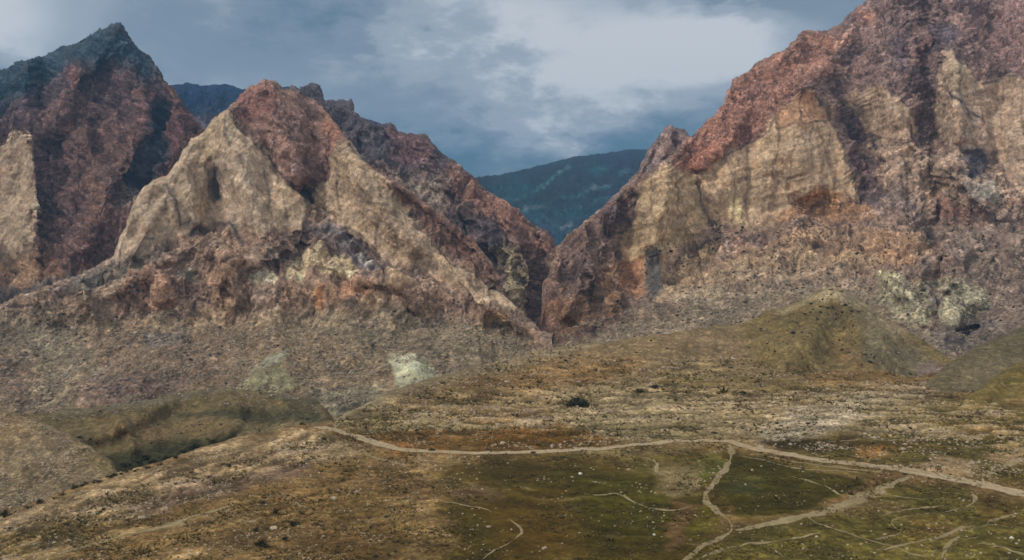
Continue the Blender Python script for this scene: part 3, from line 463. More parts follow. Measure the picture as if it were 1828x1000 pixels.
terrain('middle_mountain', 'red-capped mountain with two pale tan rock slabs, left of the gorge', 'mountain', -330, 985,
        pl([(-330, 600), (-100, 570), (0, 545), (130, 490), (190, 460), (203, 454), (206, 446), (214, 421), (227, 396), (252, 336), (273, 321), (298, 314), (319, 285), (340, 251), (365, 234), (378, 213), (403, 196), (420, 180), (445, 159), (466, 145),
            (473, 141), (487, 143), (504, 154), (529, 163), (567, 180), (588, 201), (609, 234), (620, 250), (647, 287), (668, 302), (725, 330), (756, 357), (808, 400), (850, 432), (876, 462), (886, 492), (912, 530), (933, 556), (959, 583), (985, 600)]),
        lambda u: 830 + 0 * u, lambda u: 700 + 0 * u, pl([(-330, 900), (300, 900), (700, 900), (985, 960)]), 38, du=1.5, base=(116, 96, 84), mat=rock_mat, seed=41, jag=1.0, cracks=[([(386, 292), (384, 320), (388, 352)], 5, 0.8), ([(404, 205), (402, 240), (412, 262)], 3, 0.5), ([(298, 332), (312, 356), (322, 384), (326, 405)], 4, 0.6), ([(340, 420), (360, 404), (392, 396), (412, 402), (430, 432)], 4, 0.7),
                 ([(436, 300), (452, 340), (448, 392)], 2.5, 0.45), ([(470, 300), (480, 340), (478, 378)], 3, 0.5), ([(420, 270), (440, 320)], 2.5, 0.35), ([(505, 350), (515, 395)], 2.5, 0.45), ([(360, 260), (350, 300), (352, 340)], 2.5, 0.35),
                 ([(240, 440), (262, 424), (275, 426)], 3, 0.6), ([(230, 405), (260, 380), (270, 350)], 2.5, 0.35), ([(605, 300), (600, 340), (606, 372)], 3, 0.45), ([(625, 290), (630, 335)], 2.5, 0.4), ([(590, 330), (582, 372)], 2.5, 0.4),
                 ([(640, 330), (652, 362), (690, 364)], 3, 0.45), ([(668, 400), (672, 440)], 4, 0.5), ([(700, 400), (712, 440)], 3, 0.4), ([(410, 196), (440, 236), (500, 306), (548, 360)], 3.5, 0.6), ([(552, 350), (602, 286), (624, 262)], 2.5, 0.45),
                 ([(655, 292), (728, 352), (736, 400), (800, 452), (890, 512)], 3, 0.5), ([(285, 470), (262, 500), (268, 540)], 4, 0.6), ([(350, 500), (346, 550)], 4, 0.6), ([(415, 500), (424, 548)], 4, 0.6), ([(490, 500), (498, 548)], 3.5, 0.5), ([(245, 560), (345, 566), (350, 540), (372, 538)], 3.5, 0.5), ([(0, 562), (40, 548), (60, 545)], 3, 0.8)], sat=0.80, bright=1.42, edgewarp=0.85, tone=(1.09, 1.02, 0.84), amp=1.05, flute=1.5,
        slopes=[(slabL, 62, 12), (slabR, 60, 12), (cap, 52, 12), (scree, 22, 25), ([(60, 500), (240, 455), (560, 430), (560, 470), (300, 520), (60, 545)], 26, 14), (belt, 38, 14),
                ([(60, 545), (250, 500), (700, 500), (930, 560), (930, 590), (700, 560), (400, 560), (60, 580)], 55, 12)],
        strokes=[([(403, 197), (400, 260), (430, 330), (470, 400)], 46, 34), ([(480, 142), (510, 220), (540, 300)], 50, 45), ([(378, 290), (384, 345), (372, 400)], 12, -26), ([(330, 300), (345, 350), (350, 395)], 22, 16),
                 ([(622, 260), (650, 330), (700, 400), (740, 440)], 36, 38), ([(548, 352), (590, 395), (640, 440), (690, 480)], 15, -42), ([(470, 262), (505, 320), (545, 352)], 11, -26), ([(650, 292), (740, 352), (850, 440), (885, 500)], 13, 20),
                 ([(560, 170), (600, 240)], 20, -20), ([(440, 190), (470, 240)], 16, -16), ([(520, 170), (560, 260), (575, 320)], 12, -20),
                 ([(205, 520), (270, 475), (300, 530)], 26, 24), ([(390, 505), (410, 468), (420, 545)], 22, 24), ([(330, 540), (345, 490)], 12, -18), ([(450, 470), (540, 408), (575, 440)], 22, 26), ([(300, 460), (360, 430), (400, 455)], 20, 22),
                 ([(235, 450), (300, 345), (320, 400)], 16, 12), ([(560, 460), (640, 500), (700, 510)], 16, 18), ([(800, 470), (860, 540), (930, 580)], 26, 22), ([(700, 495), (740, 545)], 18, 18), ([(140, 500), (170, 560)], 18, 16),
                 ([(60, 530), (100, 570)], 18, 18), ([(100, 590), (95, 720)], 30, -16), ([(480, 635), (450, 700)], 34, 16), ([(735, 640), (740, 690)], 40, 20), ([(505, 625), (520, 690)], 20, 8), ([(600, 600), (560, 720)], 30, -14), ([(300, 590), (260, 700)], 50, 12)],
        grain=[(scree, 1.0), ([(690, 640), (750, 632), (785, 665), (750, 692), (700, 690)], 0.45), ([(425, 695), (480, 635), (515, 620), (535, 690)], 0.55), (slabL, 0.6), (slabR, 0.65)], rough=[(scree, 0.3, 25), (slabL, 0.38, 8), (slabR, 0.42, 8), (cap, 0.8, 8), ([(60, 540), (700, 480), (930, 540), (930, 590), (400, 575), (60, 590)], 0.8, 10)],
        paints=[(cap, (112, 86, 80), 6), ([(425, 175), (480, 140), (500, 180), (440, 220)], (122, 80, 74), 8, 0.6), ([(500, 280), (590, 270), (590, 320), (550, 346)], (98, 76, 74), 10, 0.7), ([(570, 180), (615, 240), (600, 280), (580, 240)], (128, 88, 70), 8, 0.7),
                (slabL, (146, 128, 112), 4), ([(340, 250), (378, 212), (400, 195), (404, 240), (370, 300)], (148, 128, 104), 8, 0.6), ([(404, 210), (430, 215), (440, 240), (412, 250)], (172, 148, 124), 6, 0.7), ([(250, 345), (300, 318), (340, 300), (340, 400), (240, 440)], (146, 128, 110), 12, 0.7),
                ([(378, 300), (392, 300), (392, 350), (380, 360)], (96, 86, 84), 5, 0.8), ([(475, 360), (490, 362), (488, 378), (476, 378)], (92, 78, 70), 5, 0.7), ([(500, 330), (540, 350), (545, 395), (490, 400), (470, 350)], (148, 126, 100), 12, 0.5),  # dark gully in the slab, with its shadow painted in
                ([(325, 400), (350, 395), (352, 405), (325, 412)], (86, 80, 86), 5, 0.8), ([(400, 395), (418, 392), (430, 432), (410, 425)], (92, 84, 80), 6, 0.8), ([(295, 335), (310, 350), (318, 368), (296, 360)], (102, 90, 84), 5, 0.7),
                (slabR, (144, 124, 105), 4), ([(608, 265), (625, 262), (650, 300), (625, 380), (600, 350)], (152, 130, 106), 10, 0.6), ([(660, 335), (722, 350), (722, 390), (680, 380)], (146, 128, 110), 10, 0.6), ([(650, 365), (700, 370), (700, 385), (660, 380)], (118, 98, 78), 7, 0.7),
                ([(655, 285), (740, 350), (850, 432), (882, 470), (884, 496), (850, 474), (790, 440), (745, 400), (722, 362), (690, 325), (655, 305)], (102, 76, 68), 6), ([(545, 388), (600, 398), (645, 440), (710, 480), (690, 496), (620, 472), (560, 424)], (84, 78, 86), 8, 0.9),
                ([(640, 455), (668, 462), (662, 470), (645, 468)], (130, 130, 132), 4, 0.8), ([(540, 340), (556, 345), (560, 380), (545, 375)], (80, 74, 62), 4, 0.8), ([(700, 340), (735, 352), (745, 380), (715, 375)], (112, 84, 70), 5, 0.6),
                ([(210, 460), (300, 430), (400, 420), (560, 400), (620, 470), (500, 500), (210, 560)], (116, 92, 80), 12, 0.8), ([(300, 440), (440, 425), (440, 462), (300, 470)], (118, 98, 84), 10, 0.8), ([(440, 440), (540, 410), (580, 440), (520, 455), (450, 480)], (112, 94, 84), 8, 0.8),
                ([(120, 490), (205, 455), (300, 440), (190, 500), (130, 515)], (98, 90, 84), 8, 0.9), ([(-100, 560), (120, 515), (210, 490), (200, 560), (-100, 590)], (116, 98, 84), 10, 0.8), ([(245, 485), (290, 460), (310, 500), (310, 555), (250, 550)], (128, 98, 80), 7, 0.8),
                ([(370, 490), (410, 468), (424, 490), (415, 550), (395, 555), (360, 540)], (124, 98, 78), 8, 0.8), ([(318, 480), (348, 476), (350, 496), (322, 496)], (136, 130, 116), 5, 0.8), ([(444, 490), (480, 480), (496, 486), (490, 505), (450, 510)], (138, 134, 116), 5, 0.8),
                (teeth, (150, 134, 108), 4), ([(690, 490), (740, 492), (744, 512), (700, 508)], (140, 118, 92), 6, 0.8), ([(495, 505), (720, 505), (720, 550), (500, 552)], (124, 98, 78), 8, 0.8), ([(558, 515), (580, 510), (580, 550), (560, 550)], (156, 110, 70), 4, 0.9),
                ([(610, 500), (660, 500), (670, 530), (610, 530)], (148, 106, 76), 6, 0.6), ([(720, 510), (900, 545), (960, 600), (900, 620), (720, 560)], (112, 88, 74), 10, 0.7), ([(866, 552), (900, 556), (898, 582), (868, 575)], (158, 118, 72), 5, 0.8), ([(620, 535), (650, 530), (650, 548), (620, 550)], (70, 58, 58), 4, 0.8),
                ([(-330, 590), (100, 572), (420, 558), (700, 556), (930, 600), (985, 640), (985, 830), (-330, 830)], (124, 106, 84), 26), ([(-330, 570), (0, 560), (130, 575), (140, 620), (80, 640), (-330, 640)], (102, 96, 86), 24, 0.6),
                ([(60, 600), (150, 585), (165, 640), (130, 735), (20, 735), (70, 680)], (124, 114, 98), 24, 0.6), ([(-330, 660), (50, 650), (55, 720), (-330, 722)], (108, 90, 84), 24, 0.6), ([(160, 660), (200, 650), (190, 700), (160, 690)], (128, 124, 112), 8, 0.6),
                ([(180, 610), (420, 590), (440, 660), (300, 700), (180, 700)], (116, 98, 84), 20, 0.8), ([(150, 680), (330, 660), (340, 710), (140, 730)], (104, 86, 82), 10, 0.7), ([(255, 590), (330, 580), (340, 610), (260, 625)], (104, 98, 96), 10, 0.7),
                ([(425, 695), (450, 655), (480, 638), (512, 622), (505, 650), (532, 690), (500, 705)], (132, 128, 98), 6), ([(455, 650), (515, 620), (512, 640), (475, 660)], (146, 148, 134), 5, 0.8), ([(520, 620), (680, 620), (700, 700), (560, 710)], (120, 104, 82), 14, 0.8),
                ([(480, 590), (560, 560), (900, 570), (960, 640), (820, 670), (700, 630), (560, 600)], (106, 98, 82), 30, 0.6), ([(690, 645), (712, 633), (750, 634), (778, 655), (784, 670), (752, 692), (712, 692), (700, 672)], (150, 152, 130), 5), ([(704, 636), (748, 636), (752, 652), (708, 656)], (172, 176, 154), 4, 0.8),
                ([(560, 690), (680, 690), (690, 760), (540, 740)], (102, 100, 84), 10, 0.8), ([(600, 730), (650, 728), (650, 740), (600, 745)], (84, 78, 70), 5, 0.7)])

# ---- conical hill with a pale top
GD = pl([(580, 1180), (600, 1000), (620, 890), (640, 810), (660, 745), (690, 665), (720, 600), (760, 535), (800, 475), (900, 362), (1000, 292)])
terrain('conical_hill', 'smooth olive-brown hill with a pale rounded top', 'hill', 1010, 1860,
        pl([(1010, 640), (1100, 606), (1180, 596), (1260, 582), (1324, 578), (1376, 553), (1404, 546), (1440, 531), (1460, 518), (1484, 513), (1512, 516), (1532, 528), (1552, 550), (1580, 567), (1620, 591), (1660, 615), (1700, 640), (1760, 680), (1860, 740)]),
        lambda u: 800 + 0 * u, lambda u: 690 + 0 * u, lambda u: 700 + 0 * u, 20, du=1.7, base=(104, 90, 58), mat=hill_mat, seed=51, sat=1.0, beds=0.0, amp=0.5, rbase=0.55, round_px=30, cn=0.7, back=24, flute=2.0, jag=0.5, edgewarp=0.4,
        strokes=[([(1484, 515), (1440, 600), (1380, 680)], 60, 26), ([(1490, 520), (1580, 620), (1660, 700)], 40, 26), ([(1480, 560), (1500, 690)], 30, -26), ([(1370, 560), (1330, 640)], 30, -18), ([(1440, 545), (1400, 620), (1370, 680)], 16, -18), ([(1530, 545), (1560, 610), (1580, 680)], 16, -18), ([(1590, 580), (1640, 640)], 12, -14), ([(1300, 590), (1290, 650)], 20, -12)],
        paints=[([(1400, 552), (1440, 530), (1484, 510), (1530, 522), (1560, 552), (1524, 548), (1484, 536), (1440, 544)], (150, 134, 104), 5), ([(1380, 552), (1440, 530), (1470, 522), (1460, 534), (1400, 560)], (142, 126, 92), 3, 0.7), ([(1500, 512), (1530, 520), (1570, 556), (1630, 592), (1600, 604), (1540, 570), (1490, 530)], (134, 120, 94), 7, 0.8),
                ([(1010, 600), (1200, 590), (1320, 578), (1340, 640), (1300, 700), (1010, 720)], (118, 100, 72), 22), ([(1480, 600), (1530, 620), (1560, 660), (1500, 650)], (112, 92, 62), 12, 0.8), ([(1440, 540), (1560, 560), (1580, 590), (1460, 575)], (100, 88, 62), 10, 0.7),
                ([(1540, 580), (1640, 620), (1680, 660), (1600, 680), (1540, 640)], (96, 88, 70), 14, 0.8), ([(1520, 660), (1600, 690), (1600, 730), (1450, 720)], (104, 88, 46), 12, 0.7), ([(1640, 640), (1720, 660), (1720, 720), (1640, 710)], (112, 98, 88), 8, 0.9)])

# ---- slopes at the right edge
terrain('dark_hillside', 'dark grey-brown hillside at the right edge below the pale rocks', 'hill', 1640, 2190,
        pl([(1640, 700), (1680, 658), (1700, 645), (1740, 620), (1790, 598), (1828, 580), (1900, 560), (2190, 520)]), lambda u: 800 + 0 * u, lambda u: 690 + 0 * u, lambda u: 640 + 0 * u, 19, du=2.0,
        base=(92, 82, 60), mat=hill_mat, seed=57, jag=0.4, sat=1.0, beds=0.0, amp=0.5, rbase=0.4, cn=0.5, back=24, paints=[([(1690, 680), (1828, 620), (1828, 660), (1740, 690)], (98, 88, 68), 14, 0.5)])
terrain('olive_hillside', 'olive grassy hillside at the right edge', 'hill', 1560, 2190,
        pl([(1560, 775), (1620, 742), (1680, 722), (1730, 706), (1756, 692), (1780, 670), (1828, 645), (1900, 620), (2190, 590)]), lambda u: 830 + 0 * u, lambda u: 760 + 0 * u, lambda u: 560 + 0 * u, 16, du=2.0,
        base=(104, 90, 50), mat=hill_mat, seed=58, jag=0.4, sat=1.0, beds=0.0, amp=0.4, rbase=0.4, cn=0.5, back=20,
        strokes=[([(1780, 672), (1740, 730)], 30, 8)], paints=[([(1600, 730), (1700, 720), (1760, 750), (1640, 760)], (112, 98, 58), 10, 0.7), ([(1780, 740), (1828, 720), (1828, 770), (1780, 770)], (84, 70, 36), 10, 0.7)])

# ---- dark green bowl on the left
terrain('green_bowl', 'dark olive bowl-shaped hillside below the scree on the left', 'hill', -330, 640,
        pl([(-330, 752), (0, 742), (60, 738), (124, 730), (192, 724), (280, 712), (320, 700), (360, 695), (400, 693), (460, 699), (520, 703), (556, 709), (574, 722), (588, 738), (606, 760), (640, 800)]),
        lambda u: 900 + 0 * u, lambda u: 780 + 0 * u, pl([(-330, 610), (300, 660), (640, 640)]), 14, du=1.7, base=(94, 80, 48), mat=hill_mat, seed=63, jag=0.5, sat=0.85, beds=0.0, amp=0.5, rbase=0.35, flute=2.0, cn=0.5, back=20,
        strokes=[([(300, 715), (200, 770), (120, 790)], 26, 14), ([(190, 728), (230, 770), (240, 800)], 20, 12), ([(400, 695), (430, 740), (400, 780)], 22, 10), ([(330, 730), (450, 745), (560, 745)], 12, -14), ([(110, 740), (180, 800)], 14, -10), ([(290, 740), (290, 800)], 12, -8), ([(500, 705), (530, 750)], 18, 8)],
        paints=[([(130, 725), (280, 712), (300, 722), (160, 740)], (88, 76, 50), 6, 0.8), ([(160, 745), (330, 740), (420, 760), (300, 790), (180, 780)], (108, 88, 52), 20, 0.5), ([(320, 735), (570, 725), (575, 752), (400, 748)], (76, 70, 44), 6, 0.8), ([(180, 825), (240, 800), (300, 788), (420, 775), (420, 800), (320, 830), (200, 860)], (54, 52, 28), 9),
                ([(400, 755), (540, 750), (540, 775), (420, 785)], (104, 92, 58), 8, 0.7), ([(460, 700), (572, 708), (576, 740), (520, 728)], (72, 68, 46), 8, 0.7), ([(300, 726), (420, 736), (575, 732), (578, 745), (440, 750), (310, 738)], (66, 62, 42), 5, 0.7), ([(90, 728), (280, 706), (400, 688), (560, 702), (560, 712), (400, 698), (280, 718), (100, 742)], (104, 96, 76), 6, 0.55)])
# ---- brown stony slope at the left edge
terrain('stony_slope', 'brown stony hillside at the left edge in front of the bowl', 'hill', -330, 245,
        pl([(-330, 640), (-100, 690), (0, 722), (24, 736), (60, 750), (120, 772), (168, 800), (200, 824), (212, 846), (245, 880)]), lambda u: 1000 + 0 * u, lambda u: 860 + 0 * u, lambda u: 450 + 0 * u, 13, du=1.7,
        base=(116, 101, 78), mat=ground_mat, seed=67, jag=0.7, sat=1.0, beds=0.0, amp=0.7, rbase=0.4, nscale=0.5, wscale=30.0, cn=0.9, back=22,
        paints=[([(-20, 730), (40, 745), (60, 780), (-20, 800)], (122, 98, 68), 14, 0.4), ([(120, 775), (200, 830), (200, 860), (140, 820)], (104, 92, 60), 10, 0.8), ([(-20, 870), (150, 840), (150, 880), (-20, 920)], (104, 92, 70), 12, 0.6)])

# ---- plain, field and near ridge
ground_top = pl([(-330, 1040), (-100, 965), (0, 924), (12, 917), (72, 895), (136, 869), (172, 860), (208, 845), (280, 828), (320, 812), (360, 797), (424, 782), (480, 771), (532, 760), (572, 757), (600, 748), (625, 735), (648, 724), (700, 697), (760, 677), (824, 661), (900, 642),
                 (960, 627), (1000, 620), (1080, 610), (1160, 604), (1300, 604), (1500, 612), (1660, 640), (1828, 690), (2190, 700)])
terrain('valley_floor', 'stony valley floor with brown pasture and green fields', 'ground', -330, 2190, ground_top, lambda u: 1500 + 0 * u, lambda u: 1000 + 0 * u, lambda u: 292 + 0 * u, 1.2, du=1.8,
        base=(110, 88, 58), mat=ground_mat, seed=71, jag=0.6, amp=0.35, rbase=0.3, cn=1.0, back=14, round_px=8, edgewarp=1.2, wscale=26.0, nscale=0.4, scrub=0.25, sat=0.97, tone=(1.0, 0.955, 0.80), beds=0.0,
        terrace=[([(620, 745), (720, 712), (1000, 690), (1400, 690), (1760, 690), (1900, 770), (1800, 800), (1450, 775), (1250, 782), (640, 778)], 3, 1.0), ([(-330, 1090), (0, 930), (210, 850), (420, 785), (570, 760), (650, 800), (480, 850), (280, 915), (0, 1010), (-330, 1200)], 62, 0.9),
                 ([(850, 640), (1100, 610), (1300, 640), (1300, 690), (900, 690)], 5, 0.45), ([(900, 830), (1828, 860), (1828, 1100), (900, 1100)], -12, 0.35), ([(300, 930), (700, 830), (820, 880), (800, 1100), (100, 1100)], 20, 0.45)],
        grain=[([(820, 830), (1300, 815), (1600, 860), (1500, 930), (1200, 1000), (880, 1000)], 0.6)],
        slopes=[([(600, 760), (700, 690), (960, 610), (1160, 590), (1420, 600), (1420, 690), (1000, 720), (700, 760)], 4.5, 30), ([(-330, 760), (600, 740), (640, 790), (400, 850), (100, 940), (-330, 1100)], 4.0, 25)],
        rough=[([(1000, 700), (1700, 690), (1700, 800), (1000, 790)], 0.32, 20), ([(-330, 760), (600, 750), (640, 800), (400, 870), (0, 1000), (-330, 1100)], 0.34, 25), ([(820, 820), (1600, 830), (1500, 930), (820, 1000)], 0.07, 20)],
        paints=[([(560, 745), (620, 730), (700, 690), (960, 620), (1160, 600), (1420, 600), (1440, 700), (1000, 720), (640, 790)], (118, 102, 76), 18), ([(700, 690), (900, 660), (1000, 680), (840, 740), (700, 740)], (116, 96, 66), 16, 0.7),
                ([(960, 640), (1120, 615), (1160, 650), (1060, 700), (940, 700)], (124, 96, 62), 18, 0.7), ([(600, 735), (760, 735), (860, 760), (600, 765)], (110, 100, 72), 8, 0.7), ([(820, 680), (960, 665), (960, 680), (830, 695)], (104, 72, 44), 6, 0.6),
                ([(960, 700), (1240, 670), (1440, 690), (1660, 700), (1660, 780), (1240, 790), (1100, 790), (1000, 760)], (126, 112, 86), 14), ([(1180, 660), (1440, 680), (1440, 712), (1180, 700)], (104, 88, 52), 12, 0.7), ([(1420, 690), (1500, 688), (1500, 708), (1430, 712)], (84, 68, 40), 6, 0.7),
                ([(1400, 735), (1480, 720), (1530, 708), (1620, 700), (1625, 720), (1560, 740), (1480, 770), (1400, 780)], (140, 130, 116), 8, 0.9), ([(1480, 720), (1600, 702), (1610, 722), (1500, 742)], (152, 144, 132), 4, 0.9), ([(1360, 760), (1450, 740), (1460, 800), (1360, 795)], (132, 124, 110), 8, 0.8),
                ([(1560, 700), (1760, 660), (1770, 690), (1600, 710)], (128, 112, 98), 6, 0.8), ([(1660, 680), (1720, 680), (1720, 692), (1670, 694)], (72, 58, 52), 5, 0.7), ([(1640, 768), (1730, 764), (1730, 770), (1640, 775)], (158, 140, 118), 3, 0.8), ([(1520, 770), (1640, 766), (1640, 774), (1520, 778)], (150, 132, 108), 3, 0.8),
                ([(1440, 775), (1828, 775), (2190, 770), (2190, 860), (1800, 860), (1500, 822), (1380, 803)], (88, 78, 40), 12), ([(1362, 788), (1452, 782), (1600, 792), (1600, 800), (1470, 804), (1380, 803)], (48, 38, 22), 5, 0.95), ([(1560, 712), (1700, 705), (1828, 720), (2190, 720), (2190, 772), (1640, 764), (1540, 740)], (106, 94, 58), 12, 0.8), ([(1530, 800), (1590, 798), (1590, 815), (1540, 818)], (142, 100, 50), 6, 0.8), ([(1660, 815), (1740, 822), (1740, 850), (1660, 845), (1640, 830)], (144, 122, 96), 7, 0.9),  # darkest polygon paints the shadow under the grey outcrop
                ([(1770, 800), (1828, 795), (1900, 800), (1900, 830), (1790, 830)], (144, 120, 94), 7, 0.7), ([(1480, 775), (1560, 785), (1700, 795), (1700, 805), (1500, 800)], (74, 60, 30), 7, 0.7),
                ([(640, 775), (720, 766), (850, 770), (1050, 765), (1120, 788), (1000, 800), (820, 805), (720, 800)], (94, 68, 34), 10, 0.8), ([(700, 790), (800, 798), (820, 815), (740, 820), (690, 805)], (142, 96, 50), 10, 0.9), ([(860, 768), (1000, 764), (1060, 780), (1000, 796), (860, 796)], (92, 62, 18), 8, 0.7),
                ([(1000, 745), (1220, 735), (1240, 780), (1100, 785)], (116, 106, 80), 10, 0.7), ([(930, 740), (975, 736), (975, 762), (935, 764)], (148, 132, 112), 6, 0.7),
                ([(740, 815), (1300, 805), (1300, 1000), (1240, 1250), (700, 1250), (740, 900)], (66, 56, 18), 60), ([(850, 820), (1060, 815), (1060, 850), (880, 860)], (58, 48, 18), 10, 0.8), ([(780, 860), (860, 860), (900, 890), (820, 900)], (98, 82, 58), 8, 0.7), ([(800, 872), (860, 878), (840, 888), (790, 886)], (66, 46, 32), 4, 0.8),  # last polygon: painted shade under the small stony outcrop
                ([(1000, 840), (1240, 850), (1220, 960), (1040, 960)], (62, 58, 14), 26, 0.8), ([(860, 900), (1020, 890), (1040, 980), (900, 1000)], (82, 62, 24), 40, 0.6), ([(1100, 815), (1300, 803), (1290, 850), (1150, 850)], (94, 84, 44), 8, 0.8), ([(1240, 820), (1290, 812), (1290, 850), (1250, 870)], (84, 86, 36), 6, 0.7), ([(1160, 830), (1250, 830), (1260, 880), (1180, 880)], (116, 102, 70), 8, 0.6),
                ([(1305, 808), (1400, 825), (1480, 845), (1540, 860), (1500, 885), (1430, 912), (1340, 928), (1300, 912), (1275, 880), (1285, 850)], (62, 56, 16), 5), ([(1300, 850), (1380, 860), (1370, 880), (1300, 880)], (64, 66, 36), 10, 0.8),
                ([(1240, 895), (1290, 930), (1290, 945), (1240, 965), (1235, 920)], (80, 74, 22), 7, 0.8), ([(1380, 935), (1440, 925), (1480, 940), (1400, 955), (1320, 965)], (84, 76, 22), 5, 0.8), ([(1320, 815), (1600, 838), (1560, 860), (1480, 845), (1400, 828)], (92, 80, 44), 6, 0.8),
                ([(1320, 940), (1600, 890), (1828, 895), (2190, 900), (2190, 1250), (1240, 1250), (1250, 990)], (84, 76, 36), 20), ([(1560, 870), (1720, 870), (1740, 895), (1600, 920)], (74, 70, 28), 12, 0.8), ([(1600, 920), (1720, 930), (1700, 960), (1620, 960)], (94, 74, 40), 16, 0.6), ([(1760, 880), (1828, 905), (1828, 940), (1740, 920)], (88, 72, 34), 8, 0.7),
                ([(1215, 890), (1235, 900), (1232, 960), (1195, 985), (1190, 940)], (112, 84, 62), 10, 0.6), ([(1520, 885), (1575, 870), (1580, 880), (1530, 900), (1500, 910)], (136, 124, 104), 4, 0.8),
                ([(250, 900), (480, 840), (640, 800), (760, 820), (800, 900), (760, 1250), (100, 1250), (60, 1010)], (108, 88, 58), 34), ([(430, 870), (560, 830), (700, 840), (680, 900), (480, 920)], (114, 90, 56), 24, 0.6), ([(600, 880), (740, 890), (720, 1000), (600, 1000)], (88, 72, 42), 30, 0.7), ([(560, 930), (700, 950), (680, 1000), (560, 1000)], (92, 68, 40), 20, 0.5),
                ([(-330, 1080), (0, 925), (210, 846), (420, 783), (570, 757), (640, 790), (640, 815), (480, 845), (280, 910), (0, 1010), (-330, 1200)], (128, 110, 86), 8), ([(200, 905), (340, 865), (560, 820), (580, 835), (330, 900), (220, 925)], (98, 82, 72), 8, 0.8), ([(560, 775), (640, 790), (660, 812), (560, 805)], (104, 90, 66), 6, 0.7),
                ([(-330, 1000), (80, 935), (230, 905), (260, 920), (100, 975), (-330, 1150)], (96, 82, 54), 8, 0.9), ([(540, 762), (590, 758), (640, 770), (660, 790), (600, 778), (550, 772)], (104, 76, 42), 4, 0.7), ([(-100, 1020), (100, 975), (320, 925), (330, 932), (120, 985), (-100, 1040)], (142, 122, 92), 4, 0.7),
                ([(440, 900), (500, 890), (530, 960), (460, 980)], (92, 74, 44), 8, 0.6),
                ([(560, 735), (640, 715), (700, 688), (760, 668), (900, 632), (1000, 610), (1160, 594), (1340, 590), (1340, 606), (1160, 618), (1000, 636), (900, 656), (760, 694), (700, 716), (600, 756)], (116, 106, 88), 12, 0.7),
                ([(1180, 690), (1400, 700), (1640, 690), (1700, 720), (1500, 740), (1200, 715)], (118, 104, 80), 18, 0.6), ([(620, 760), (700, 755), (900, 760), (900, 766), (640, 768)], (134, 120, 92), 4, 0.6), ([(1000, 800), (1240, 795), (1240, 808), (1040, 814)], (116, 104, 74), 6, 0.7),
                ([(640, 840), (760, 850), (740, 870), (640, 860)], (120, 98, 72), 8, 0.6), ([(1180, 835), (1240, 830), (1256, 870), (1215, 885), (1190, 865)], (120, 108, 80), 8, 0.7), ([(740, 805), (860, 812), (860, 822), (740, 836), (700, 832)], (128, 106, 76), 6, 0.7), ([(1500, 905), (1600, 890), (1640, 900), (1560, 925)], (104, 88, 56), 8, 0.6)])
#END_TERRAIN
def hits(layer, u, v):
    u0, u1, rows, cols, V, X, Y, Z, vt, vb = LAYERS[layer]
    u = np.asarray(u, float); v = np.asarray(v, float)
    j = np.clip((u - u0) / (u1 - u0) * (cols - 1), 0, cols - 1.001); j0 = j.astype(int); fj = (j - j0)[:, None]
    def at(jj):
        i = np.clip((vb[jj] - v) / (vb[jj] - vt[jj]) * (rows - 1), 0, rows - 1.001); i0 = i.astype(int); fi = (i - i0)[:, None]
        P = lambda a: np.stack([X[a, jj], Y[a, jj], Z[a, jj]], -1)
        return P(i0) * (1 - fi) + P(i0 + 1) * fi
    ok = v > (vt[j0] + 1.5)
    return at(j0) * (1 - fj) + at(j0 + 1) * fj, ok
def ground_z(x, y, layer='valley_floor'):
    u0, u1, rows, cols, V, X, Y, Z, vt, vb = LAYERS[layer]
    out = np.empty(len(x))
    for k in range(len(x)):
        j = min(max((W0 + F * x[k] / y[k] - u0) / (u1 - u0) * (cols - 1), 0), cols - 1.001); j0 = int(j); f = j - j0
        z = [np.interp(y[k], np.maximum.accumulate(Y[:rows, q]), Z[:rows, q]) for q in (j0, j0 + 1)]
        out[k] = z[0] * (1 - f) + z[1] * f
    return out

# ------------------------------------------------------------------ dirt road and tracks
def dirt_mat(name, col, edge):
    m = bpy.data.materials.new(name); m.use_nodes = True; t = m.node_tree; t.nodes.clear(); b = NB(t)
    v = b.new('ShaderNodeTexCoord').outputs['Object']
    ac = b.new('ShaderNodeAttribute', attribute_name='across')
    n = b.noise(v, 0.5, 4, 0.65); n2 = b.noise(v, 0.08, 4, 0.6)
    c = b.mix(b.mr(n, 0.3, 0.7), tuple(lin(col) * 0.95), tuple(lin(col) * 1.5))
    c = b.mix(b.mr(n2, 0.35, 0.7, 0, 0.5), c, tuple(lin(edge) * 1.2))
    rut = b.m('ABSOLUTE', b.m('SUBTRACT', b.m('ABSOLUTE', ac.outputs['Fac']), 0.45))
    c = b.mix(b.mr(rut, 0.35, 0.0, 0, 0.25), c, tuple(lin(col) * 1.7))
    bs = b.new('ShaderNodeBsdfPrincipled'); b.l.new(c, bs.inputs['Base Color']); bs.inputs['Roughness'].default_value = 0.95; bs.inputs['Specular IOR Level'].default_value = 0.1
    o = b.new('ShaderNodeOutputMaterial'); b.l.new(bs.outputs[0], o.inputs[0]); return m
road_mat = dirt_mat('pale_dirt', (154, 138, 110), (120, 98, 70)); track_mat = dirt_mat('worn_earth', (134, 120, 90), (98, 86, 56))
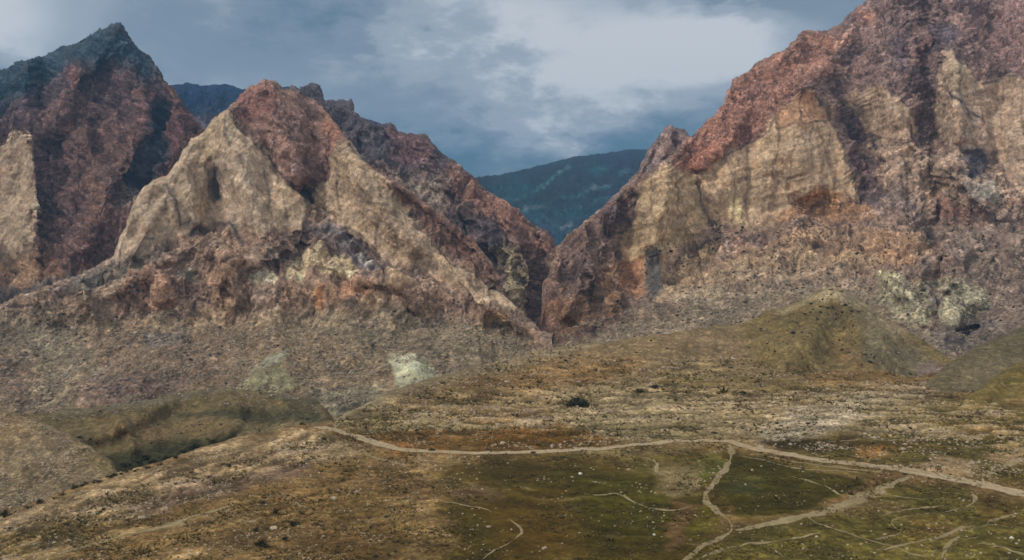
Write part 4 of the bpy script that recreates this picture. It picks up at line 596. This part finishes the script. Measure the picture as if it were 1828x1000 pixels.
def ribbon(name, label, cat, pts, width, mat, lift=0.14, seed=0):
    P = np.array(pts, float); d = np.concatenate([[0], np.cumsum(np.hypot(np.diff(P[:, 0]), np.diff(P[:, 1]) * 3))])
    n = int(d[-1] / 2.5) + 3; t = np.linspace(0, d[-1], n); wmax = width if not isinstance(width, tuple) else width[1]
    if isinstance(width, tuple): width = np.interp(t, [0, d[-1] * 0.45, d[-1] * 0.85], [width[0], width[0], width[1]])
    else: width = np.full(n, float(width))
    ker = np.ones(9) / 9
    sm = lambda a: np.convolve(np.pad(a, 4, mode='edge'), ker, 'valid')
    u = sm(np.interp(t, d, P[:, 0])); v = sm(np.interp(t, d, P[:, 1]))
    Q, _ = hits('valley_floor', u, v); x, y = sm(Q[:, 0]), sm(Q[:, 1])
    tx, ty = np.gradient(x), np.gradient(y); L = np.hypot(tx, ty) + 1e-6; nx, ny = -ty / L, tx / L
    s = np.concatenate([[0], np.cumsum(np.hypot(np.diff(x), np.diff(y)))])
    ac = np.linspace(-1, 1, 7); rows = []
    taper = np.clip(np.minimum(s, s[-1] - s) / 12 + 0.25, 0, 1)
    for a in ac:
        rg = 0.35 if wmax > 6 else 0.9; brk = 1.0 if wmax > 3 else np.clip(0.9 + 1.8 * perlin(s / 15, 5.5, seed, 7), 0.3 if wmax > 1.3 else 0.06, 1.2)
        w_ = width / 2 * (1 + rg * (0.55 * perlin(s / 9, 3.1 + a * 2.5, seed, 5) * 1.6 + 0.35 * perlin(s / 3.0, 9.1 + a * 3, seed, 6))) * taper * brk
        rows.append((x + nx * a * w_, y + ny * a * w_))
    X = np.stack([r[0] for r in rows]); Y = np.stack([r[1] for r in rows])
    Z = ground_z(X.ravel(), Y.ravel()).reshape(X.shape) + lift * (1.15 - 0.6 * np.abs(ac)[:, None] ** 3)
    o = mesh_grid(name, X[::-1], Y[::-1], Z[::-1], np.ones(X.shape + (3,)) * 0.3, mat)
    at = o.data.attributes.new('across', 'FLOAT', 'POINT'); at.data.foreach_set('value', np.repeat(ac[::-1], n).astype(np.float32))
    o['kind'] = 'structure'; o['label'] = label; o['category'] = cat
    return o
ribbon('road', 'pale dirt road running right across the valley floor', 'road',
       [(545, 764), (572, 763), (600, 768), (624, 774), (652, 786), (680, 794), (704, 799), (736, 804), (816, 807), (880, 808), (960, 806), (1020, 804), (1080, 799), (1140, 793), (1220, 787), (1268, 786), (1308, 789), (1328, 796), (1368, 806),
        (1408, 812), (1468, 822), (1528, 828), (1588, 836), (1648, 844), (1708, 856), (1768, 868), (1828, 882), (1960, 908), (2100, 930)], (6.5, 11.5), road_mat, 0.22, 1)
tracks = [
 ('track climbing from the bend of the dirt road toward the scree', [(598, 766), (604, 756), (608, 748), (616, 741), (634, 730)], 5.0),
 ('winding track dropping from the road beside the greenest field', [(1302, 792), (1306, 805), (1305, 820), (1296, 836), (1284, 850), (1272, 866), (1258, 882), (1262, 898), (1280, 914), (1298, 928), (1310, 940), (1302, 950), (1280, 964), (1250, 980), (1222, 1000), (1190, 1020)], 3.2),
 ('broad stony track slanting down from the road below the greenest field', [(1630, 849), (1600, 860), (1572, 872), (1545, 885), (1510, 898), (1478, 912), (1440, 922), (1380, 932), (1335, 943), (1308, 946)], 4.6),
 ('short pale track forking right from the slanting stony track', [(1436, 917), (1448, 929), (1478, 941), (1500, 948), (1550, 962), (1590, 975), (1622, 987), (1660, 996)], 2.6),
 ('faint grass track curving along the bottom of the field', [(1476, 950), (1440, 956), (1400, 962), (1340, 970), (1290, 982), (1240, 1000)], 1.8),
 ('looping track that doubles back under the road on the right', [(1706, 868), (1732, 878), (1743, 890), (1728, 904), (1690, 912), (1640, 918), (1604, 926), (1588, 935), (1600, 944), (1612, 951), (1598, 958), (1558, 963)], 2.4),
 ('pair of tracks joining the road from the right edge', [(1900, 800), (1828, 818), (1800, 832), (1768, 847), (1736, 855)], 3.6),
 ('upper pale track at the right edge above the road', [(1900, 792), (1828, 799), (1802, 806), (1780, 814)], 4.0),
 ('thin track along the top of the greenest field', [(1322, 815), (1380, 826), (1420, 836), (1480, 841), (1532, 843)], 1.8),
 ('short curved track above the dark field', [(1404, 850), (1446, 858), (1484, 872), (1508, 890)], 1.5),
 ('faint pale line of worn earth above the road', [(640, 760), (700, 761), (790, 764), (860, 763), (900, 758)], 2.4),
 ('worn pale path left of the dark field', [(786, 894), (826, 902), (868, 908), (880, 916)], 1.8),
 ('small zigzag path low in the brown pasture', [(905, 925), (930, 940), (932, 952), (905, 972), (876, 988), (860, 1000)], 1.5),
 ('path at the lower right corner of the pasture', [(1660, 988), (1696, 976), (1732, 962), (1750, 955)], 1.7),
 ('pale path along the lower right edge', [(1742, 970), (1790, 978), (1828, 990), (1900, 1003)], 2.2),
 ('short path near the bottom right of the green field', [(1362, 965), (1388, 984), (1402, 1000)], 1.7),
 ('faint broken path across the middle of the dark field', [(1040, 880), (1070, 884), (1100, 878), (1120, 890), (1150, 905), (1200, 912), (1232, 905)], 1.8),
 ('wavy worn strip between the road and the dark field', [(1120, 812), (1160, 818), (1176, 828), (1170, 842), (1200, 856), (1236, 862)], 2.2),
 ('worn path along the near edge of the tan ridge', [(80, 996), (140, 978), (220, 956), (300, 938), (360, 915), (420, 900)], 2.6),
 ('pale strip under the bend of the road', [(610, 800), (660, 812), (720, 832), (760, 832), (830, 828)], 2.2),
 ('long curving path through the lower right pasture', [(1480, 905), (1520, 918), (1570, 920), (1630, 908), (1690, 902)], 1.6),
 ('thin path down the right side of the pasture', [(1828, 915), (1780, 925), (1730, 945), (1690, 975), (1680, 1000)], 1.7),
 ('worn curve left of the loop on the right', [(1560, 880), (1600, 884), (1650, 892), (1690, 890)], 1.6),
 ('pale strip along the very bottom right', [(1560, 985), (1620, 972), (1680, 960), (1720, 940), (1780, 934), (1828, 945)], 1.8),
 ('bare strip below the road near the fork', [(1330, 806), (1380, 818), (1440, 828), (1520, 838), (1600, 846)], 2.2),
 ('pale terrace line behind the road on the right', [(1440, 786), (1500, 788), (1600, 784), (1700, 778), (1828, 772)], 1.6)]
for i, (lb, pts, wd) in enumerate(tracks): ribbon('track', lb, 'track', pts, wd * (0.95 if wd > 4.5 else 0.75), track_mat, 0.1, 10 + i)

# ------------------------------------------------------------------ stones and shrubs
rnd = random.Random(4)
def plain_mat(name, c1, c2, scale=0.8, ns=0.0):
    m = bpy.data.materials.new(name); m.use_nodes = True; t = m.node_tree; t.nodes.clear(); b = NB(t)
    g = b.new('ShaderNodeNewGeometry'); oi = b.new('ShaderNodeObjectInfo')
    n = b.noise(g.outputs['Position'], scale, 4, 0.65)
    f = b.m('ADD', b.mr(n, 0.3, 0.7, 0, 0.7), b.m('MULTIPLY', oi.outputs['Random'], 0.3))
    c = b.mix(f, c1, c2)
    bs = b.new('ShaderNodeBsdfPrincipled'); b.l.new(c, bs.inputs['Base Color']); bs.inputs['Roughness'].default_value = 0.9; bs.inputs['Specular IOR Level'].default_value = 0.15
    o = b.new('ShaderNodeOutputMaterial'); b.l.new(bs.outputs[0], o.inputs[0]); return m
pale_stone = plain_mat('pale_stone', (0.26, 0.20, 0.13), (0.50, 0.41, 0.29))
white_stone = plain_mat('white_stone', (0.55, 0.50, 0.42), (0.78, 0.74, 0.66))
brown_stone = plain_mat('brown_stone', (0.13, 0.10, 0.07), (0.46, 0.37, 0.27), 0.25)
leaf_mat = plain_mat('dark_leaves', (0.014, 0.016, 0.008), (0.055, 0.052, 0.025), 1.5)
twig_mat = plain_mat('dry_twigs', (0.05, 0.035, 0.02), (0.10, 0.07, 0.045), 2.0)
dry_mat = plain_mat('dry_grass', (0.05, 0.040, 0.012), (0.20, 0.153, 0.058), 0.12)
import bmesh
def ico(sub):
    bm = bmesh.new(); bmesh.ops.create_icosphere(bm, subdivisions=sub, radius=1.0)
    v = np.array([x.co[:] for x in bm.verts]); f = np.array([[q.index for q in p.verts] for p in bm.faces]); bm.free(); return v, f
def tri_mesh(name, v, f, mat, smooth=False):
    me = bpy.data.meshes.new(name); f = np.asarray(f); k = f.shape[1]
    me.vertices.add(len(v)); me.vertices.foreach_set('co', np.asarray(v, np.float32).ravel())
    me.loops.add(f.size); me.loops.foreach_set('vertex_index', f.ravel().astype(np.int32))
    me.polygons.add(len(f)); me.polygons.foreach_set('loop_start', (np.arange(len(f)) * k).astype(np.int32)); me.polygons.foreach_set('loop_total', np.full(len(f), k, np.int32))
    me.update(calc_edges=True); me.validate(); me.materials.append(mat); return me
iv, iF = ico(3)
def stone_shape(seed):
    d = 1 + 0.35 * fbm(iv[:, 0] * 1.1, iv[:, 1] * 1.1, iv[:, 2] * 1.1 + seed, seed, 3)
    v = iv * d[:, None]
    r = np.random.RandomState(seed)
    for _ in range(7):                                               # planar breaks
        nn = r.normal(size=3); nn /= np.linalg.norm(nn); c = 0.55 + 0.3 * r.rand(); s = v @ nn
        v = v - np.outer(np.maximum(s - c, 0) * 0.9, nn)
    v[:, 2] *= 0.62; return v
stones = [tri_mesh('boulder', stone_shape(100 + k), iF, m_) for m_ in (pale_stone, white_stone, brown_stone) for k in range(4)]
def place_stone(layer, u, v, px, kind, label, group=None):
    p = hits(layer, [u], [v])[0][0]; s = px / 2 * p[1] / F
    o = bpy.data.objects.new('boulder', stones[kind * 4 + rnd.randrange(4)]); C.objects.link(o)
    o.location = (p[0], p[1], p[2] + s * 0.22); o.scale = (s, s * rnd.uniform(0.8, 1.2), s * rnd.uniform(0.8, 1.1)); o.rotation_euler = (rnd.uniform(-.2, .2), rnd.uniform(-.2, .2), rnd.uniform(0, 6.28))
    o['label'] = label; o['category'] = 'boulder'
    if group: o['group'] = group
    return o
G_ = 'valley_floor'
for u, v, px, k, lb in [(1036, 846, 9, 1, 'bright white boulder in the dark field below the road'), (1022, 853, 7, 0, 'smaller pale boulder just left of the bright white one'),
                        (490, 940, 17, 0, 'large pale rounded boulder among the dark bushes on the brown slope'), (854, 816, 6, 0, 'pale stone just below the dirt road in line with the orange patch'),
                        (1168, 955, 7, 1, 'white stone at the foot of the brown pasture'), (1806, 960, 8, 1, 'pale stone in the lower right corner of the pasture'),
                        (1504, 878, 6, 0, 'lone pale stone at the corner of the greenest field'), (973, 978, 8, 0, 'pale stone low in the middle of the brown pasture')]:
    place_stone(G_, u, v, px, k, lb)
def stone_group(layer, n, poly, pxr, kind, label, group, lst=()):
    P = np.array(poly, float); k = 0; spots = list(lst)
    while len(spots) < n:
        u = rnd.uniform(P[:, 0].min(), P[:, 0].max()); v = rnd.uniform(P[:, 1].min(), P[:, 1].max())
        if sdf(np.array([u]), np.array([v]), poly)[0] > 0: spots.append((u, v))
    for u, v in spots: place_stone(layer, u, v, rnd.uniform(*pxr), kind, label, group)
stone_group(G_, 26, [(700, 810), (850, 808), (850, 835), (720, 842)], (3.5, 6.5), 0, 'pale stone on the orange ground just below the bend of the road', 'pale stones below the road bend',
            [(747, 816), (760, 823), (775, 822), (783, 820), (800, 819), (820, 821), (830, 816), (765, 834), (778, 838), (728, 836), (720, 832)])
stone_group(G_, 30, [(0, 935), (200, 865), (400, 810), (560, 785), (620, 800), (440, 840), (220, 890), (0, 970)], (3.5, 7), 0, 'pale stone on the stony tan ridge at lower left', 'pale stones on the tan ridge')
stone_group(G_, 30, [(430, 850), (720, 820), (740, 900), (560, 960), (300, 960)], (3, 6), 0, 'tan stone on the orange-brown slope at lower left', 'tan stones on the orange-brown slope')
stone_group(G_, 22, [(1100, 860), (1240, 850), (1240, 960), (1120, 960)], (3, 5.5), 0, 'pale stone in the rough strip left of the green patch', 'pale stones in the rough strip')
stone_group(G_, 26, [(1320, 955), (1640, 895), (1828, 905), (1828, 995), (1330, 998)], (3.5, 7), 0, 'pale stone in the olive pasture at lower right', 'pale stones in the lower right pasture')
stone_group(G_, 24, [(1640, 815), (1760, 825), (1740, 845), (1650, 842)], (4, 7), 0, 'pale rock in the heap beside the road at right', 'pale rocks heaped beside the road')
stone_group(G_, 20, [(1250, 800), (1300, 800), (1280, 870), (1250, 885)], (3, 6), 0, 'pale stone beside the winding track', 'pale stones along the winding track')
stone_group(G_, 30, [(1400, 740), (1620, 705), (1620, 725), (1480, 775), (1400, 785)], (4, 9), 0, 'pale grey slab of rock on the bare outcrop under the conical hill', 'grey slabs on the outcrop')
stone_group('conical_hill', 14, [(1270, 630), (1330, 640), (1325, 665), (1280, 655)], (2.5, 4.5), 1, 'whitish stone at the left foot of the conical hill', 'stones on the conical hill')
stone_group('middle_mountain', 26, [(220, 590), (520, 590), (640, 680), (500, 690), (200, 640)], (3, 6), 0, 'pale block lying on the scree below the middle mountain', 'blocks on the left scree')
stone_group('stony_slope', 20, [(10, 750), (60, 770), (180, 850), (100, 870), (0, 900)], (3, 5), 0, 'pale stone on the brown slope at the left edge', 'stones on the left edge slope')

# shrubs: a low mound of small leaves on a few twigs
def shrub_shape(seed, n=420):
    r = np.random.RandomState(seed); V = []; Fc = []
    cl = r.normal(size=(9, 3)) * [0.5, 0.5, 0.18] + [0, 0, 0.42]
    for i in range(n):
        c = cl[r.randint(9)] + r.normal(size=3) * [0.22, 0.22, 0.16]; c[2] = max(c[2], 0.04)
        a = r.normal(size=3); a /= np.linalg.norm(a); b_ = np.cross(a, r.normal(size=3)); b_ /= np.linalg.norm(b_); s = 0.08 + 0.07 * r.rand()
        k = len(V); V += [c - a * s, c + b_ * s * 0.5, c + a * s, c - b_ * s * 0.5]; Fc.append([k, k + 1, k + 2, k + 3])
    T = []; TF = []
    for i in range(9):
        p0 = np.array([0, 0, -0.1]) + r.normal(size=3) * 0.05; p1 = cl[i]; k = len(T)
        for p, rad in ((p0, 0.05), (p1, 0.015)):
            for q in range(4): T.append(p + [math.cos(q * 1.57) * rad, math.sin(q * 1.57) * rad, 0])
        for q in range(4): TF.append([k + q, k + (q + 1) % 4, k + 4 + (q + 1) % 4, k + 4 + q])
    return tri_mesh('foliage', V, Fc, leaf_mat), tri_mesh('stem', T, TF, twig_mat)
shr = [shrub_shape(7 + k) for k in range(4)]
def place_shrub(layer, u, v, px, label, group=None, tall=1.0):
    p = hits(layer, [u], [v])[0][0]; s = px / 2.2 * p[1] / F
    e = bpy.data.objects.new('shrub', None); C.objects.link(e); e.location = p; e.rotation_euler = (0, 0, rnd.uniform(0, 6.28)); e.scale = (s, s, s * tall)
    e['label'] = label; e['category'] = 'shrub'
    if group: e['group'] = group
    f, st = shr[rnd.randrange(4)]
    for nm, me in (('foliage', f), ('stem', st)):
        c = bpy.data.objects.new(nm, me); C.objects.link(c); c.parent = e
for u, v, px, lb, tl in [(463, 976, 30, 'widest black bush at the bottom left of the brown slope', 0.7), (522, 935, 22, 'dark bush right of the large pale boulder', 0.9), (507, 966, 17, 'small dark bush between the two largest bushes', 0.8),
                     (493, 914, 16, 'dark bush directly above the large pale boulder', 1.1), (458, 944, 13, 'faint bush left of the large pale boulder', 1.0),
                     (1022, 722, 34, 'left dark green bush of the clump on the far terraces', 0.6), (1036, 722, 40, 'tallest dark green bush in the clump on the far terraces', 0.75), (1050, 725, 30, 'right dark green bush of the clump on the far terraces', 0.55),
                     (1384, 890, 8, 'tiny dark bush standing in the middle of the greenest field', 1.2), (8, 922, 26, 'dark bush on the ridge line at the left edge', 0.9), (72, 900, 16, 'round dark bush on the ridge line below the brown slope', 1.2),
                     (1148, 700, 26, 'dark low bush on the terraces right of the bush clump', 0.5), (1166, 692, 26, 'dark low bush up the terraces beneath the orange slope', 0.5)]:
    place_shrub(G_, u, v, px, lb, None, tl)
for u, v, px in [(130, 874), (138, 870), (146, 868), (155, 864), (168, 862), (176, 861), (198, 851), (204, 848), (218, 845), (226, 842), (262, 834), (286, 829), (96, 890), (110, 884), (50, 908), (30, 914), (242, 838), (316, 819)] and \
        [(a, b + 2, rnd.uniform(9, 17)) for a, b in [(130, 872), (138, 870), (146, 867), (155, 864), (168, 861), (176, 860), (198, 850), (204, 847), (218, 844), (226, 841), (262, 833), (286, 828), (96, 889), (110, 883), (50, 906), (30, 913), (242, 838), (316, 817)]]:
    place_shrub(G_, u, v, px, 'small dark bush in the broken row along the tan ridge line', 'bushes along the ridge line', 0.8)
for u, v in [(1484, 521), (1501, 523), (1513, 521), (1466, 548), (1476, 552), (1489, 552), (1493, 562), (1435, 561), (1446, 556), (1462, 566), (1492, 572), (1520, 558), (1533, 557), (1508, 548), (1450, 545)]:
    place_shrub('conical_hill', u, v, rnd.uniform(6, 10), 'dark shrub dotted near the top of the conical hill', 'shrubs on the conical hill', 0.8)
for u, v in [(1500, 505), (1480, 490), (1406, 510), (1540, 500), (1330, 540), (1350, 520)]: place_shrub('right_mountain', u, v, rnd.uniform(7, 10), 'dark shrub on the grey scree behind the conical hill', 'shrubs on the grey scree', 0.8)
for u, v in [(342, 641), (536, 644), (392, 585), (150, 640), (600, 600), (270, 560), (700, 600)]: place_shrub('middle_mountain', u, v, rnd.uniform(6, 9), 'lone dark shrub on the scree below the middle mountain', 'shrubs on the left scree', 0.8)
for u, v in [(215, 850), (230, 840), (250, 836), (270, 826), (300, 818), (330, 806), (280, 835), (350, 800), (245, 822), (262, 815), (380, 792), (225, 828)]:
    place_shrub('green_bowl', u, v, rnd.uniform(18, 32), 'dark green bush at the bottom of the olive bowl', 'bushes in the bottom of the bowl', 0.6)

# loose stones, tufts and scrub nobody could count
def scatter(name, label, layers, mat, unit, sizes, seed, squash=0.7):
    r = np.random.RandomState(seed); uv, uf = unit; VV = []; FF = []; k = 0
    for layer, poly, n, px in layers:
        P = np.array(poly, float)
        u = r.uniform(P[:, 0].min(), P[:, 0].max(), n * 3); v = r.uniform(P[:, 1].min(), P[:, 1].max(), n * 3)
        keep = sdf(u, v, poly) > 0; u, v = u[keep], v[keep]
        pts, ok = hits(layer, u, v); pts = pts[ok]
        nz = fbm(pts[:, 0] / 22, pts[:, 1] / 22, pts[:, 2] / 22, seed + 3, 3); pr = np.clip(0.28 + nz * 2.2, 0.02, 1)       # gathered in drifts
        pts = pts[r.rand(len(pts)) < pr][:n]; m_ = len(pts)
        s = np.exp(r.normal(size=m_) * 0.5) * px / 2 * pts[:, 1] / F * sizes
        a = r.uniform(0, 6.28, m_); ca, sa = np.cos(a), np.sin(a)
        q = uv[None] * (1 + 0.3 * r.normal(size=(m_, len(uv), 1)).clip(-1, 1)); x = q[..., 0] * ca[:, None] - q[..., 1] * sa[:, None]; y = q[..., 0] * sa[:, None] + q[..., 1] * ca[:, None]
        w_ = np.stack([x, y, q[..., 2] * squash], -1) * s[:, None, None] + pts[:, None, :]
        VV.append(w_.reshape(-1, 3)); FF.append((uf[None] + (np.arange(m_) * len(uv))[:, None, None]).reshape(-1, uf.shape[1]) + k); k += m_ * len(uv)
    me = tri_mesh(name, np.concatenate(VV), np.concatenate(FF), mat)
    o = bpy.data.objects.new(name, me); C.objects.link(o); o['kind'] = 'stuff'; o['label'] = label; o['category'] = name.replace('_', ' ')
    return o
i1 = ico(1)
i0 = (i1[0][:12], None)
_bm = bmesh.new(); bmesh.ops.create_icosphere(_bm, subdivisions=1, radius=1.0); i0 = (np.array([q.co[:] for q in _bm.verts]), np.array([[q.index for q in p.verts] for p in _bm.faces])); _bm.free()
tv = []; tf = []
for q in range(6):
    a = q * 1.05; c, s_ = math.cos(a), math.sin(a); k = len(tv)
    tv += [(c * 0.1 - s_ * 0.22, s_ * 0.1 + c * 0.22, -0.1), (c * 0.1 + s_ * 0.22, s_ * 0.1 - c * 0.22, -0.1), (c * 0.8, s_ * 0.8, 0.8)]; tf.append((k, k + 1, k + 2))
tuft = (np.array(tv), np.array(tf))
FULL = [(-100, 760), (600, 755), (1828, 700), (1928, 1010), (-100, 1010)]
scatter('loose_stones', 'pale loose stones strewn over the valley floor and ridge', [
    (G_, [(-100, 940), (210, 850), (600, 765), (640, 810), (100, 990), (-100, 1050)], 5000, 2.6), (G_, [(600, 745), (960, 620), (1660, 640), (1700, 800), (640, 800)], 5000, 2.4),
    (G_, [(100, 990), (640, 810), (760, 830), (740, 1010), (60, 1010)], 2200, 2.2), (G_, [(740, 815), (1828, 815), (1828, 1010), (740, 1010)], 1100, 2.2),
    (G_, [(1380, 780), (1828, 775), (1828, 860), (1500, 830)], 1200, 2.6), ('stony_slope', [(-60, 730), (60, 750), (200, 830), (0, 960)], 2500, 2.3)], pale_stone, i0, 1.0, 1)
scatter('scree_stones', 'brown and tan stones of the scree aprons under the cliffs', [
    ('middle_mountain', [(-60, 560), (420, 555), (930, 590), (960, 640), (700, 700), (600, 750), (-60, 730)], 14000, 2.4), ('right_mountain', [(960, 600), (1200, 530), (1828, 440), (1900, 640), (1000, 640)], 11000, 2.4), (G_, [(600, 750), (700, 690), (960, 615), (1340, 590), (1340, 640), (960, 670), (660, 760)], 2600, 2.4), ('green_bowl', [(0, 735), (300, 695), (590, 700), (590, 730), (300, 725), (100, 760)], 1500, 2.4), ('conical_hill', [(1100, 595), (1330, 570), (1484, 506), (1560, 545), (1720, 640), (1700, 700), (1560, 600), (1484, 540), (1330, 600), (1100, 625)], 1800, 2.2)], brown_stone, i0, 1.0, 2)
scatter('dark_scrub', 'tiny dark scrub growing over the scree and ridges', [
    ('middle_mountain', [(-60, 500), (300, 440), (560, 430), (930, 560), (960, 640), (600, 750), (-60, 730)], 1500, 1.8), ('right_mountain', [(960, 600), (1240, 400), (1828, 350), (1900, 640), (1000, 640)], 3000, 2.1),
    (G_, [(600, 755), (960, 625), (1660, 650), (1828, 760), (1828, 860), (640, 800)], 1500, 2.8), (G_, [(-60, 960), (600, 770), (760, 830), (700, 1010), (-60, 1010)], 1300, 2.6), ('conical_hill', [(1100, 600), (1330, 575), (1484, 508), (1560, 550), (1700, 630), (1700, 720), (1100, 720)], 350, 2.2), ('green_bowl', [(0, 740), (300, 700), (580, 700), (580, 780), (200, 850)], 500, 2.2), ('conical_hill', [(1340, 590), (1484, 520), (1640, 640), (1400, 690)], 250, 2.6)], leaf_mat, i0, 1.0, 3, 0.6)
scatter('dry_grass', 'dry brown grass tufts over the pasture', [
    (G_, [(600, 745), (960, 620), (1660, 640), (1828, 760), (1828, 1010), (-60, 1010), (-60, 960), (560, 775)], 42000, 3.6)], dry_mat, tuft, 1.0, 4, 1.0)

# ------------------------------------------------------------------ air
hv = bpy.data.meshes.new('haze'); bm = bmesh.new(); bmesh.ops.create_cube(bm, size=1.0); bm.to_mesh(hv); bm.free()
hz = bpy.data.objects.new('haze', hv); C.objects.link(hz); hz.scale = (14000, 9000, 1300); hz.location = (0, 3500, -98 + 650)
hm = bpy.data.materials.new('air'); hm.use_nodes = True; ht = hm.node_tree; ht.nodes.clear(); hb = NB(ht)
pv = hb.new('ShaderNodeVolumePrincipled'); pv.inputs['Color'].default_value = (0.30, 0.62, 1.0, 1); pv.inputs['Density'].default_value = 0.00006; pv.inputs['Anisotropy'].default_value = 0.1
ho = hb.new('ShaderNodeOutputMaterial'); hb.l.new(pv.outputs[0], ho.inputs['Volume']); hv.materials.append(hm)
hz['kind'] = 'stuff'; hz['label'] = 'thin blue haze in front of the far mountains'; hz['category'] = 'haze'
